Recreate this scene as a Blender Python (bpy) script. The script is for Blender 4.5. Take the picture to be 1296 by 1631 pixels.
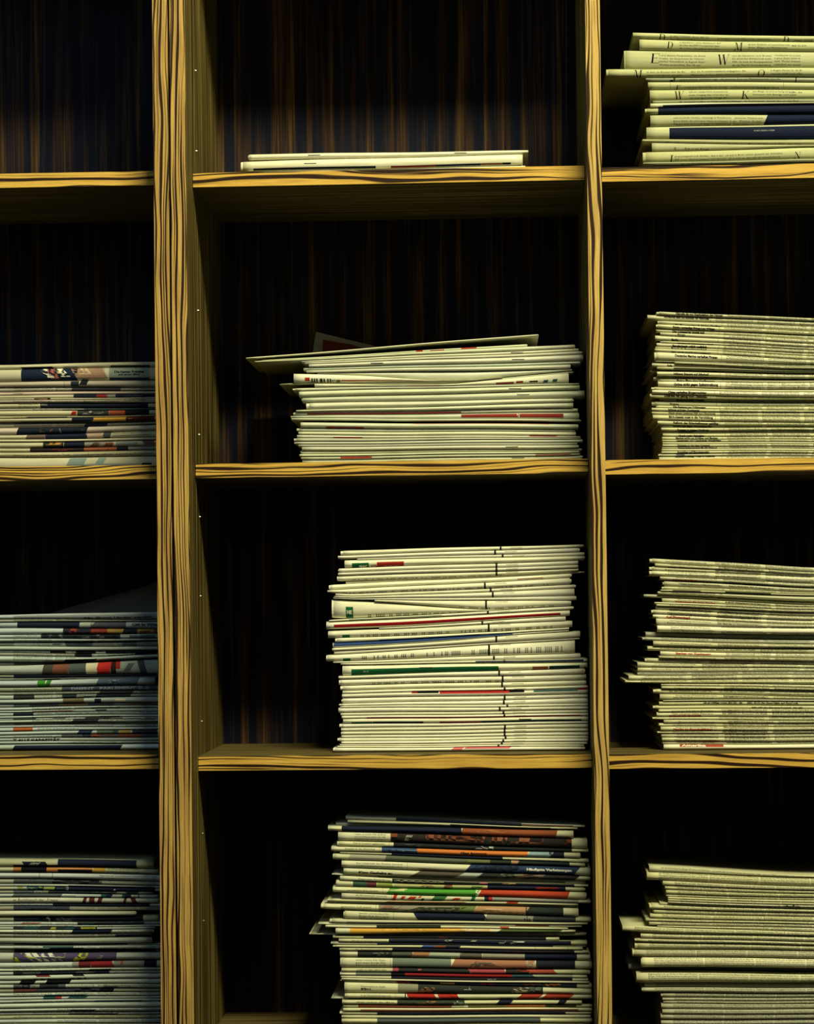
import bpy, bmesh, math, random
import numpy as np
from mathutils import Matrix, Vector

for o in list(bpy.data.objects): bpy.data.objects.remove(o)
C = bpy.context.scene.collection
S = bpy.context.scene

# ------------------------------------------------------------------ camera
Q = [0.05055,0.01891,0.01057,0.10863,-0.13875,3.09984,0.06756,0.29814,-55.58543,79.59138,
     -0.31545,-0.29653,-0.29396,-0.27480,0.22251,0.24064,
     0.42216,0.04790,-0.31970,0.41822,0.04822,-0.32244,0.41527,0.04590,-0.32392,0.01819]
FPX = 4000.0
ZO = 1.50                                   # height of the picture's middle above the floor
def rotm(y, p, r):
    cy, sy, cp, sp, cr, sr = math.cos(y), math.sin(y), math.cos(p), math.sin(p), math.cos(r), math.sin(r)
    Rz = np.array([[cy,-sy,0],[sy,cy,0],[0,0,1]]); Rx = np.array([[1,0,0],[0,cp,-sp],[0,sp,cp]])
    Ry = np.array([[cr,0,sr],[0,1,0],[-sr,0,cr]])
    return Rz @ Rx @ Ry
M3 = rotm(*Q[:3]); CAM = np.array([Q[3], -Q[5], Q[4] + ZO])
cam_data = bpy.data.cameras.new('camera'); cam = bpy.data.objects.new('camera', cam_data); C.objects.link(cam)
cam_data.sensor_fit = 'HORIZONTAL'; cam_data.sensor_width = 36
cam_data.lens = FPX / 1296 * 36
cam_data.shift_x = -Q[8] / 1296; cam_data.shift_y = Q[9] / 1296
cam.matrix_world = Matrix(((M3[0,0], M3[0,2], -M3[0,1], CAM[0]), (M3[1,0], M3[1,2], -M3[1,1], CAM[1]),
                           (M3[2,0], M3[2,2], -M3[2,1], CAM[2]), (0,0,0,1)))
S.camera = cam
S.view_settings.view_transform = 'Standard'; S.view_settings.look = 'None'
S.view_settings.gamma = 1; S.view_settings.use_curve_mapping = False
S.view_settings.exposure = 0.0

# ------------------------------------------------------------------ world and lamps
w = bpy.data.worlds.new('world'); S.world = w; w.use_nodes = True
w.node_tree.nodes['Background'].inputs[0].default_value = (0.10, 0.12, 0.20, 1)
w.node_tree.nodes['Background'].inputs[1].default_value = 0.10
def area(name, loc, target, sx, sy, power, col):
    d = bpy.data.lights.new(name, 'AREA'); d.shape = 'RECTANGLE'; d.size = sx; d.size_y = sy
    d.energy = power; d.color = col
    o = bpy.data.objects.new(name, d); C.objects.link(o); o.location = loc
    o.rotation_euler = (Vector(target) - Vector(loc)).to_track_quat('-Z', 'Y').to_euler()
    return o
area('ceiling_light', (0.85, -2.10, 4.05), (0.15, 0, 1.3), 1.3, 0.3, 196, (1.0, 0.93, 0.58))
area('front_fill', (0.5, -3.6, 2.5), (0, 0, 1.5), 1.2, 0.4, 2.6, (1.0, 0.90, 0.55))  # added weak frontal fill for the bay interiors, stands for no real fixture
area('window_light', (-1.9, -1.5, 2.6), (-0.5, 0, 1.15), 0.5, 0.6, 8.0, (0.58, 0.84, 1.0))

def P(x, y, Y):
    "point of the plane Y=const seen at photo pixel x, y"
    d = M3 @ np.array([(x - 648 - Q[8]) / FPX, 1.0, -(y - 815.5 - Q[9]) / FPX])
    return CAM + d * ((Y - CAM[1]) / d[1])

# ------------------------------------------------------------------ materials
def new_mat(name, rough=0.6, spec=0.3):
    m = bpy.data.materials.new(name); m.use_nodes = True
    b = m.node_tree.nodes['Principled BSDF']
    b.inputs['Roughness'].default_value = rough
    b.inputs['Specular IOR Level'].default_value = spec
    return m, m.node_tree, b
def nd(nt, typ, **kw):
    n = nt.nodes.new(typ)
    for k, v in kw.items(): setattr(n, k, v)
    return n
def mth(nt, op, a, b=None, c=None):
    n = nd(nt, 'ShaderNodeMath', operation=op)
    for i, v in enumerate((a, b, c)):
        if v is None: continue
        if isinstance(v, (int, float)): n.inputs[i].default_value = v
        else: nt.links.new(v, n.inputs[i])
    return n.outputs[0]
def noise2(nt, u, v, detail=2, rough=0.5, z=0.0):
    c = nd(nt, 'ShaderNodeCombineXYZ'); nt.links.new(u, c.inputs[0]); nt.links.new(v, c.inputs[1]); c.inputs[2].default_value = z
    n = nd(nt, 'ShaderNodeTexNoise'); n.inputs['Scale'].default_value = 1; n.inputs['Detail'].default_value = detail
    n.inputs['Roughness'].default_value = rough
    nt.links.new(c.outputs[0], n.inputs['Vector']); return n.outputs[0]
def ramp(nt, fac, stops):
    r = nd(nt, 'ShaderNodeValToRGB'); nt.links.new(fac, r.inputs[0]); e = r.color_ramp.elements
    while len(e) < len(stops): e.new(0.5)
    for i, (p, c) in enumerate(stops): e[i].position = p; e[i].color = (*c, 1)
    return r.outputs[0]

def zebrano_edge(name, along, seed, light, mid, dark, pitch=0.0075, tilt=1.0):
    "zebra-veneer edge: meandering dark lines that run along the strip"
    m, nt, b = new_mat(name, 0.5, 0.15)
    t = nd(nt, 'ShaderNodeTexCoord'); sp = nd(nt, 'ShaderNodeSeparateXYZ'); nt.links.new(t.outputs['Object'], sp.inputs[0])
    X, Z = sp.outputs[0], sp.outputs[2]
    a, c = (X, Z) if along == 'x' else (Z, X)
    n1 = noise2(nt, mth(nt, 'MULTIPLY', a, 4.0), mth(nt, 'MULTIPLY', c, 22), 2, 0.45, seed)
    n0 = noise2(nt, mth(nt, 'MULTIPLY', a, 1.5), mth(nt, 'MULTIPLY', c, 4), 1, 0.5, seed + 4)
    n1 = mth(nt, 'ADD', n1, mth(nt, 'MULTIPLY', n0, 1.3 * tilt))
    n2 = noise2(nt, mth(nt, 'MULTIPLY', a, 9), mth(nt, 'MULTIPLY', c, 160), 2, 0.6, seed + 9)
    def lines(pt, amp, wm, wo, sd, soft):
        ph = mth(nt, 'ADD', mth(nt, 'DIVIDE', c, pt), mth(nt, 'MULTIPLY', n1, amp))
        fr = mth(nt, 'ABSOLUTE', mth(nt, 'SUBTRACT', mth(nt, 'FRACT', ph), 0.5))
        fl = mth(nt, 'FLOOR', ph)
        n3 = noise2(nt, mth(nt, 'MULTIPLY', fl, 3.7), mth(nt, 'MULTIPLY', a, 2.6), 1, 0.5, seed + sd)
        wdt = mth(nt, 'MINIMUM', mth(nt, 'MULTIPLY_ADD', n3, wm * 1.5, wo - wm * .25), 0.20)
        d = mth(nt, 'MULTIPLY_ADD', n2, 0.10, mth(nt, 'SUBTRACT', fr, wdt))
        return mth(nt, 'MINIMUM', mth(nt, 'MAXIMUM', mth(nt, 'MULTIPLY', d, soft), 0.0), 1.0)
    k = mth(nt, 'MULTIPLY', lines(pitch, 3.6 * tilt, 0.62, -0.14, 20, 11), mth(nt, 'MAXIMUM', lines(pitch * 0.47, 7.4 * tilt, 0.75, -0.28, 33, 6), ramp(nt, noise2(nt, mth(nt, 'MULTIPLY', a, 3.1), mth(nt, 'MULTIPLY', c, 55), 1, .5, seed + 50), [(0.46, (0, 0, 0)), (0.56, (1, 1, 1))])))
    base = ramp(nt, n2, [(0.25, mid), (0.62, light)])
    mx = nd(nt, 'ShaderNodeMix', data_type='RGBA'); nt.links.new(k, mx.inputs[0]); mx.inputs[6].default_value = (*dark, 1)
    nt.links.new(base, mx.inputs[7])
    fine = noise2(nt, mth(nt, 'MULTIPLY', a, 30), mth(nt, 'MULTIPLY', c, 1400), 2, 0.6, seed + 2)
    hs = nd(nt, 'ShaderNodeMix', data_type='RGBA', blend_type='MULTIPLY'); hs.inputs[0].default_value = 1
    nt.links.new(mx.outputs[2], hs.inputs[6]); nt.links.new(ramp(nt, fine, [(0.3, (0.72, 0.70, 0.66)), (0.6, (1, 1, 1))]), hs.inputs[7])
    nt.links.new(hs.outputs[2], b.inputs['Base Color'])
    bp = nd(nt, 'ShaderNodeBump'); bp.inputs['Strength'].default_value = 0.15; bp.inputs['Distance'].default_value = 0.0004
    nt.links.new(fine, bp.inputs['Height']); nt.links.new(bp.outputs[0], b.inputs['Normal'])
    return m
def veneer(name, across, along, stops, f=95, seed=0.0, rough=0.6, spec=0.08):
    "straight-grained face veneer"
    m, nt, b = new_mat(name, rough, spec)
    t = nd(nt, 'ShaderNodeTexCoord'); sp = nd(nt, 'ShaderNodeSeparateXYZ'); nt.links.new(t.outputs['Object'], sp.inputs[0])
    ax = dict(x=0, y=1, z=2); a = sp.outputs[ax[across]]; l = sp.outputs[ax[along]]
    n = noise2(nt, mth(nt, 'MULTIPLY', a, f), mth(nt, 'MULTIPLY', l, 1.6), 3, 0.65, seed)
    n2 = noise2(nt, mth(nt, 'MULTIPLY', a, f * 6), mth(nt, 'MULTIPLY', l, 5), 2, 0.6, seed + 3)
    fac = mth(nt, 'ADD', mth(nt, 'MULTIPLY', n, 0.78), mth(nt, 'MULTIPLY', n2, 0.22))
    nt.links.new(ramp(nt, fac, stops), b.inputs['Base Color'])
    return m

YEL, MIDY, DRK = (0.70, 0.44, 0.085), (0.52, 0.30, 0.055), (0.024, 0.010, 0.004)
M_edge_shelf = [zebrano_edge('zebrano_shelf_edge_%d' % i, 'x', 3.1 + 7.7 * i, YEL, MIDY, DRK, 0.0098, 1.0) for i in range(4)]
M_edge_up = zebrano_edge('zebrano_upright_edge', 'z', 41.0, (0.60, 0.41, 0.12), (0.42, 0.26, 0.07), DRK, 0.0080, 0.9)
M_edge_up1 = zebrano_edge('zebrano_upright_edge_middle', 'z', 23.0, (0.54, 0.35, 0.095), (0.30, 0.17, 0.05), DRK, 0.0066, 0.9)
M_edge_up2 = zebrano_edge('zebrano_upright_edge_left', 'z', 71.0, (0.54, 0.35, 0.095), (0.30, 0.17, 0.05), DRK, 0.0064, 0.9)
BSTOPS = [(0.36, (0.003, 0.005, 0.014)), (0.48, (0.007, 0.008, 0.018)), (0.56, (0.040, 0.021, 0.012)), (0.66, (0.13, 0.080, 0.026))]  # near-black and bluish: shade inside the bays is put into the veneer colour
M_back = veneer('shade_toned_back_veneer', 'x', 'z', BSTOPS, 72, 2.0)
SSTOPS = [(0.40, (0.012, 0.008, 0.004)), (0.5, (0.085, 0.060, 0.016)), (0.58, (0.24, 0.185, 0.055))]
M_side = veneer('zebrano_side_veneer', 'y', 'z', SSTOPS, 150, 5.0)
M_shelf = veneer('zebrano_shelf_veneer', 'y', 'x', [(0.34, (0.02, 0.014, 0.007)), (0.5, (0.08, 0.06, 0.02)), (0.62, (0.19, 0.15, 0.055))], 150, 8.0)
m, nt, b = new_mat('painted_wall', 0.9, 0.1); b.inputs['Base Color'].default_value = (0.06, 0.06, 0.055, 1)
tx = nd(nt, 'ShaderNodeTexNoise'); tx.inputs['Scale'].default_value = 60
bp = nd(nt, 'ShaderNodeBump'); bp.inputs['Strength'].default_value = 0.1; nt.links.new(tx.outputs[0], bp.inputs['Height']); nt.links.new(bp.outputs[0], b.inputs['Normal'])
M_wall = m
m, nt, b = new_mat('dark_floor', 0.7, 0.2)
tx = nd(nt, 'ShaderNodeTexNoise'); tx.inputs['Scale'].default_value = 9
nt.links.new(ramp(nt, tx.outputs[0], [(0.3, (0.020, 0.018, 0.016)), (0.7, (0.035, 0.03, 0.026))]), b.inputs['Base Color']); M_floor = m

def paper_mat(name, rough, spec):
    m, nt, b = new_mat(name, rough, spec)
    oi = nd(nt, 'ShaderNodeObjectInfo')
    t = nd(nt, 'ShaderNodeTexCoord'); mp = nd(nt, 'ShaderNodeMapping'); mp.inputs['Scale'].default_value = (30, 60, 260)
    nt.links.new(t.outputs['Object'], mp.inputs[0])
    n = nd(nt, 'ShaderNodeTexNoise'); n.inputs['Scale'].default_value = 1; n.inputs['Detail'].default_value = 3; nt.links.new(mp.outputs[0], n.inputs['Vector'])
    mx = nd(nt, 'ShaderNodeMix', data_type='RGBA', blend_type='MULTIPLY'); mx.inputs[0].default_value = 1
    nt.links.new(oi.outputs['Color'], mx.inputs[6]); nt.links.new(ramp(nt, n.outputs[0], [(0.3, (0.84, 0.84, 0.82)), (0.65, (1, 1, 1))]), mx.inputs[7])
    nt.links.new(mx.outputs[2], b.inputs['Base Color'])
    bp = nd(nt, 'ShaderNodeBump'); bp.inputs['Strength'].default_value = 0.25; bp.inputs['Distance'].default_value = 0.0006
    nt.links.new(n.outputs[0], bp.inputs['Height']); nt.links.new(bp.outputs[0], b.inputs['Normal'])
    return m
M_news = paper_mat('newsprint', 0.85, 0.12)
M_gloss = paper_mat('coated_paper', 0.38, 0.4)
m, nt, b = new_mat('printing_ink', 0.7, 0.06)
at = nd(nt, 'ShaderNodeAttribute'); at.attribute_name = 'Col'; nt.links.new(at.outputs['Color'], b.inputs['Base Color']); M_ink = m
m, nt, b = new_mat('steel_wire', 0.3, 0.5); b.inputs['Metallic'].default_value = 1; b.inputs['Base Color'].default_value = (0.6, 0.6, 0.58, 1); M_steel = m

# ------------------------------------------------------------------ helpers
def link(name, me, parent=None, loc=(0,0,0)):
    o = bpy.data.objects.new(name, me); C.objects.link(o); o.location = loc
    if parent: o.parent = parent
    return o
def box_mesh(x0, x1, y0, y1, z0, z1, mats, bev=0.0, name='box'):
    bm = bmesh.new(); bmesh.ops.create_cube(bm, size=1)
    for v in bm.verts:
        v.co = ((x0 + x1) / 2 + v.co.x * (x1 - x0), (y0 + y1) / 2 + v.co.y * (y1 - y0), (z0 + z1) / 2 + v.co.z * (z1 - z0))
    if bev: bmesh.ops.bevel(bm, geom=bm.edges[:], offset=bev, segments=2, affect='EDGES')
    me = bpy.data.meshes.new(name); bm.to_mesh(me); bm.free()
    for m in (mats if isinstance(mats, list) else [mats]): me.materials.append(m)
    return me
def empty(name, loc, label, cat, group=None, kind=None):
    o = link(name, None, None, loc); o.empty_display_size = 0.05
    if label: o['label'] = label; o['category'] = cat
    if group: o['group'] = group
    if kind: o['kind'] = kind
    return o

# ------------------------------------------------------------------ room shell
XL, XR = -1.02, 0.98
R_, D_ = Q[6], Q[7]; YB = R_ + D_; T_ = Q[25]
def struct(name, me, loc=(0,0,0)):
    o = link(name, me, None, loc); o['kind'] = 'structure'; return o
struct('floor', box_mesh(-3.2, 3.2, -4.2, YB + 0.06, -0.05, 0.0, M_floor, name='floor'))
struct('wall_back', box_mesh(-3.2, 3.2, YB + 0.06, YB + 0.16, 0, 4.5, M_wall, name='wall_back'))
struct('ceiling', box_mesh(-3.2, 3.2, -4.2, YB + 0.16, 4.5, 4.55, M_wall, name='ceiling'))

# ------------------------------------------------------------------ the two bookcases
xs = Q[10:16]; ZB = [ [z + ZO for z in Q[16 + 3*i:19 + 3*i]] for i in range(3)]
TOP, BOT = 2.32, 0.0
def upright(case, o0, x0, x1, edge, seed):
    p = link('side_panel' if seed != 2 else 'divider_panel', box_mesh(x0 - o0.x, x1 - o0.x, 0.0012, YB - 0.004, BOT, TOP, M_side, name='side_panel'), case)
    link('edge_band', box_mesh(x0 - o0.x, x1 - o0.x, 0, 0.0011, BOT, TOP, edge, 0.0003, name='edge_band'), p)
    return p
def shelves(case, o0, x0, x1, zs, s):
    levels = list(zs) + [zs[2] - 0.37, zs[2] - 0.74, zs[2]-1.10, zs[0] + 0.37]
    for i, z in enumerate(levels):
        p = link('shelf', box_mesh(x0 + 0.0004 - o0.x, x1 - 0.0004 - o0.x, R_ + 0.0012, YB - 0.004, z - T_, z, M_shelf, name='shelf'), case)
        link('edge_band', box_mesh(x0 + 0.0004 - o0.x, x1 - 0.0004 - o0.x, R_, R_ + 0.0011, z - T_, z, M_edge_shelf[(i + s) % 4], 0.0003, name='edge_band'), p)
oL = Vector((XL, 0, 0)); oR = Vector((xs[2], 0, 0))
caseL = empty('bookcase', oL, 'zebra-veneer bookcase unit at the left edge, its shelves holding cool-lit newspapers', 'bookcase')
caseR = empty('bookcase', oR, 'wide zebra-veneer bookcase unit filling the middle and right, two bays of newspaper shelves', 'bookcase')
upright(caseL, oL, xs[0], xs[1], M_edge_up2, 0)
upright(caseL, oL, XL, XL + 0.019, M_edge_up2, 0)
shelves(caseL, oL, XL + 0.019, xs[0], ZB[0], 2)
upright(caseR, oR, xs[2], xs[3], M_edge_up1, 1)
upright(caseR, oR, xs[4], xs[5], M_edge_up, 2)
XR = xs[5] + (xs[4] - xs[3])
upright(caseR, oR, XR, XR + 0.018, M_edge_up, 3)
shelves(caseR, oR, xs[3], xs[4], ZB[1], 0)
shelves(caseR, oR, xs[5], XR, ZB[2], 3)
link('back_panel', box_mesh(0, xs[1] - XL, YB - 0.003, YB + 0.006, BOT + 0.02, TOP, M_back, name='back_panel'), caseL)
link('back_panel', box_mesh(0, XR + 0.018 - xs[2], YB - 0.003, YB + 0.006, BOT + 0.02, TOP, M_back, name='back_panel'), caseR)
link('top_panel', box_mesh(0, xs[1] - XL, 0, YB + 0.006, TOP + 0.0005, TOP + 0.02, M_side, name='top_panel'), caseL)
link('top_panel', box_mesh(0, XR + 0.018 - xs[2], 0, YB + 0.006, TOP + 0.0005, TOP + 0.02, M_side, name='top_panel'), caseR)
# shelf-pin sleeves in the inner face of the left side panel
for y in (106, 235, 491, 690, 822, 949, 1150, 1330, 1470):
    q = P(313 + (y - 235) * 0.0095, y, 0.5 * R_ + 0.05)
    me = bpy.data.meshes.new('shelf_pin'); bm = bmesh.new()
    bmesh.ops.create_cone(bm, cap_ends=True, segments=10, radius1=0.0011, radius2=0.0008, depth=0.0016)
    bmesh.ops.rotate(bm, verts=bm.verts, matrix=Matrix.Rotation(math.pi/2, 3, 'Y'))
    bm.to_mesh(me); bm.free(); me.materials.append(M_steel)
    link('shelf_pin', me, caseR, (xs[3] - oR.x + 0.0006, R_ + 0.04, q[2]))

# ------------------------------------------------------------------ glyphs
_g = {}; _adv = {}
def _txt(s, bold):
    cu = bpy.data.curves.new('t', 'FONT'); cu.body = s; cu.resolution_u = 2 if bold else 1; cu.size = 1.0
    if bold: cu.offset = 0.045
    o = bpy.data.objects.new('t', cu); me = bpy.data.meshes.new_from_object(o)
    n = len(me.vertices); v = np.zeros(n * 3); me.vertices.foreach_get('co', v); v = v.reshape(-1, 3)
    f = [tuple(p.vertices) for p in me.polygons]
    bpy.data.objects.remove(o); bpy.data.curves.remove(cu); bpy.data.meshes.remove(me)
    return v[:, :2].copy(), f
_bar = {}
def glyph(c, bold):
    k = (c, bold)
    if k not in _g:
        if bold not in _bar: _bar[bold] = _txt('||', bold)[0][:, 0].max()
        m = _txt('|' + c + '|', bold)[0][:, 0].max(); _adv[k] = m - _bar[bold]
        _g[k] = (np.zeros((0, 2)), []) if c == ' ' else _txt(c, bold)
    return _g[k], _adv[k]

class Ink:
    "flat print in (photo px x, px below the top edge) before draping"
    def __init__(s): s.v = []; s.f = []; s.c = []; s.n = 0
    def add(s, v, f, col):
        s.v.append(v); s.f += [tuple(i + s.n for i in q) for q in f]; s.c += [col] * len(f); s.n += len(v)
    def text(s, x, off, size, body, bold=False, col=(0.012, 0.014, 0.012), width=None, shear=0.0):
        "x left, off = baseline below the paper's top, size = cap height in px"
        k = size / 0.70; cx = 0; vs = []; fs = []; n = 0
        for ch in body:
            (gv, gf), ad = glyph(ch, bold)
            if len(gv):
                g = gv.copy(); g[:, 0] += cx; vs.append(g); fs += [tuple(i + n for i in q) for q in gf]; n += len(g)
            cx += ad
        if not vs: return
        v = np.concatenate(vs); kx = (width / cx) if width else k
        out = np.stack([x + v[:, 0] * kx + v[:, 1] * k * shear, off - v[:, 1] * k], 1)
        s.add(out, fs, col)
    def quad(s, x0, x1, a0, a1, col, slant=0.0, slant1=None, h=None):
        "patch; a0, a1 are fractions of the paper's thickness (negated to mark them as fractions)"
        if slant1 is None: slant1 = slant
        na = [a0] + [a for a in RINGS if a0 + 1e-4 < a < a1 - 1e-4] + [a1]
        nx = max(2, int(abs(x1 - x0) / 12) + 2); v = []
        for a in na:
            t = (a - a0) / max(1e-6, a1 - a0)
            for i in range(nx):
                u = i / (nx - 1); v.append((x0 + slant * (0.5 - t) + u * (x1 - x0 + (slant1 - slant) * (0.5 - t)), -1 - a))
        f = []
        for j in range(len(na) - 1):
            for i in range(nx - 1):
                k = j * nx + i; f.append((k, k + nx, k + nx + 1, k + 1))
        s.add(np.array(v, float), f, col)
RINGS = [0.0, 0.03, 0.10, 0.24, 0.42, 0.60, 0.78, 0.91, 0.975, 1.0]
def nose(b):
    return [-b * (1 - abs(2 * f - 1) ** 2.1) ** (1 / 2.1) for f in RINGS]

RN = random.Random(7)
WORDS = ('der die das und in den von zu mit sich des auf für ist im dem nicht ein eine als auch es an werden aus er hat dass sie nach wird bei einer um am sind noch wie '
 'einem über einen so zum war haben nur oder aber vor zur bis mehr durch man sein wurde sei Prozent Millionen Euro Jahren Regierung Berlin Partei Land Stadt Kanzlerin '
 'Europa Kommission Markt Banken Krise Präsident Minister gegen Zeit Woche Dezember November Januar Ende Kinder Schule Arbeit Recht Wahl Bundestag Koalition Konzern '
 'Wirtschaft Unternehmen Bürger Frage Wochen Monate Politik Reform Gesetz Zukunft Gericht Klima Energie Gas Preise Staat Firmen Staaten Deutschland').split()
def line_of(n):
    s = ''
    while len(s) < n: s += RN.choice(WORDS) + ' '
    return s[:n].rstrip()

SERIF = {
 'E': [(.22,0,.22,1,.17),(.04,.985,.86,.985,-.03),(.04,.015,.86,.015,-.03),(.22,.52,.66,.52,-.03),(.86,.80,.83,1,.03),(.86,0,.90,.22,.03),(.66,.42,.66,.62,.03)],
 'D': [(.2,0,.2,1,.16),(.03,.985,.45,.985,-.03),(.03,.015,.45,.015,-.03)],
 'M': [(.16,0,.16,1,.03),(.0,.985,.24,.985,-.03),(.0,.015,.3,.015,-.03),(.22,1,.52,.05,.13),(.50,.05,.84,1,.03),(.88,0,.88,1,.14),(.72,.985,1.05,.985,-.03),(.72,.015,1.05,.015,-.03)],
 'W': [(.08,1,.34,0,.14),(.34,0,.56,1,.03),(.50,1,.76,0,.14),(.76,0,1.02,1,.03),(-.05,.985,.22,.985,-.03),(.4,.985,.64,.985,-.03),(.9,.985,1.12,.985,-.03)],
 'K': [(.2,0,.2,1,.16),(.03,.985,.4,.985,-.03),(.03,.015,.4,.015,-.03),(.28,.42,.82,1,.03),(.42,.55,.86,0,.14),(.66,.985,.95,.985,-.03),(.7,.015,1.0,.015,-.03)],
 'I': [(.25,0,.25,1,.17),(.03,.985,.47,.985,-.03),(.03,.015,.47,.015,-.03)],
 'N': [(.16,0,.16,1,.03),(.0,.985,.24,.985,-.03),(.0,.015,.3,.015,-.03),(.2,1,.86,0,.15),(.88,0,.88,1,.03),(.74,.985,1.0,.985,-.03)],
 'T': [(.42,0,.42,1,.16),(.02,.985,.84,.985,-.03),(.25,.015,.6,.015,-.03),(.02,.78,.04,1,.03),(.82,.78,.84,1,.03)],
 'F': [(.22,0,.22,1,.17),(.04,.985,.80,.985,-.03),(.04,.015,.42,.015,-.03),(.22,.52,.6,.52,-.03),(.78,.80,.80,1,.03)],
 'L': [(.22,0,.22,1,.17),(.04,.985,.42,.985,-.03),(.04,.015,.80,.015,-.03),(.78,0,.82,.25,.03)],
 'O': [], }
def initial(ink, ch, x, off, size, shear=0.12):
    "large roman initial of a newspaper page; off = baseline"
    col = (0.008, 0.01, 0.012)
    def add(pts, f): ink.add(np.array([(x + (a + b * shear) * size, off - b * size) for a, b in pts]), f, col)
    for x0, y0, x1, y1, w in SERIF[ch]:
        if w > 0: p = [(x0 - w/2, y0), (x0 + w/2, y0), (x1 + w/2, y1), (x1 - w/2, y1)]
        else: p = [(x0, y0 + w/2), (x1, y1 + w/2), (x1, y1 - w/2), (x0, y0 - w/2)]
        add(p, [(0, 1, 2, 3)])
    if ch in 'DO':
        a0, a1 = (-90, 90) if ch == 'D' else (-90, 270)
        cx, rx = (0.38, 0.5) if ch == 'D' else (0.5, 0.5); n = 20; pts = []
        for i in range(n + 1):
            a = math.radians(a0 + (a1 - a0) * i / n); th = 0.02 + 0.15 * abs(math.cos(a)) ** 1.5
            pts += [(cx + rx * math.cos(a), .5 + .5 * math.sin(a)), (cx + (rx - th) * math.cos(a), .5 + (.5 - .03) * math.sin(a))]
        add(pts, [(2*i, 2*i+2, 2*i+3, 2*i+1) for i in range(n)])

# ------------------------------------------------------------------ papers
def ordinal(n):
    a = ('first second third fourth fifth sixth seventh eighth ninth tenth eleventh twelfth thirteenth fourteenth fifteenth sixteenth '
         'seventeenth eighteenth nineteenth').split()
    if n <= 19: return a[n - 1]
    t = {2: 'twenty', 3: 'thirty', 4: 'forty', 5: 'fifty'}[n // 10]
    return (t[:-1] + 'ieth') if n % 10 == 0 else t + '-' + a[n % 10 - 1]

def u_sheet(xa, T, B, b, depth, y0, thick, off=0.0):
    "folded sheet: U-shaped section swept along x; returns verts, faces"
    n = len(xa); m = len(RINGS); V = []; F = []
    outer = nose(b)
    for i in range(n):
        h = T[i] - B[i]; t = min(thick, h * 0.3)
        ring = [(depth, T[i])] + [(b + outer[k], T[i] - RINGS[k] * h) for k in range(m)] + [(depth, B[i])]
        inn = [(depth, T[i] - t)] + [(b + outer[k] * (1 - t / max(b, 1e-5) * .8) , T[i] - t - RINGS[k] * (h - 2 * t)) for k in range(m)] + [(depth, B[i] + t)]
        for y, z in ring + inn: V.append((xa[i], y0 + y, z))
    M = m + 2; W = 2 * M
    for i in range(n - 1):
        o = i * W
        for k in range(M - 1):
            F.append((o + k, o + k + 1, o + W + k + 1, o + W + k))
            F.append((o + M + k, o + W + M + k, o + W + M + k + 1, o + M + k + 1))
        F.append((o, o + W, o + W + M, o + M)); F.append((o + M - 1, o + 2*M - 1, o + W + 2*M - 1, o + W + M - 1))
    for o in (0, (n - 1) * W):
        for k in range(M - 1):
            q = (o + k, o + M + k, o + M + k + 1, o + k + 1); F.append(q if o == 0 else q[::-1])
    return V, F

NEWS, GREY, WHITE, DARKN = (0.60, 0.60, 0.39), (0.42, 0.43, 0.33), (0.76, 0.75, 0.56), (0.30, 0.31, 0.27)

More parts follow.
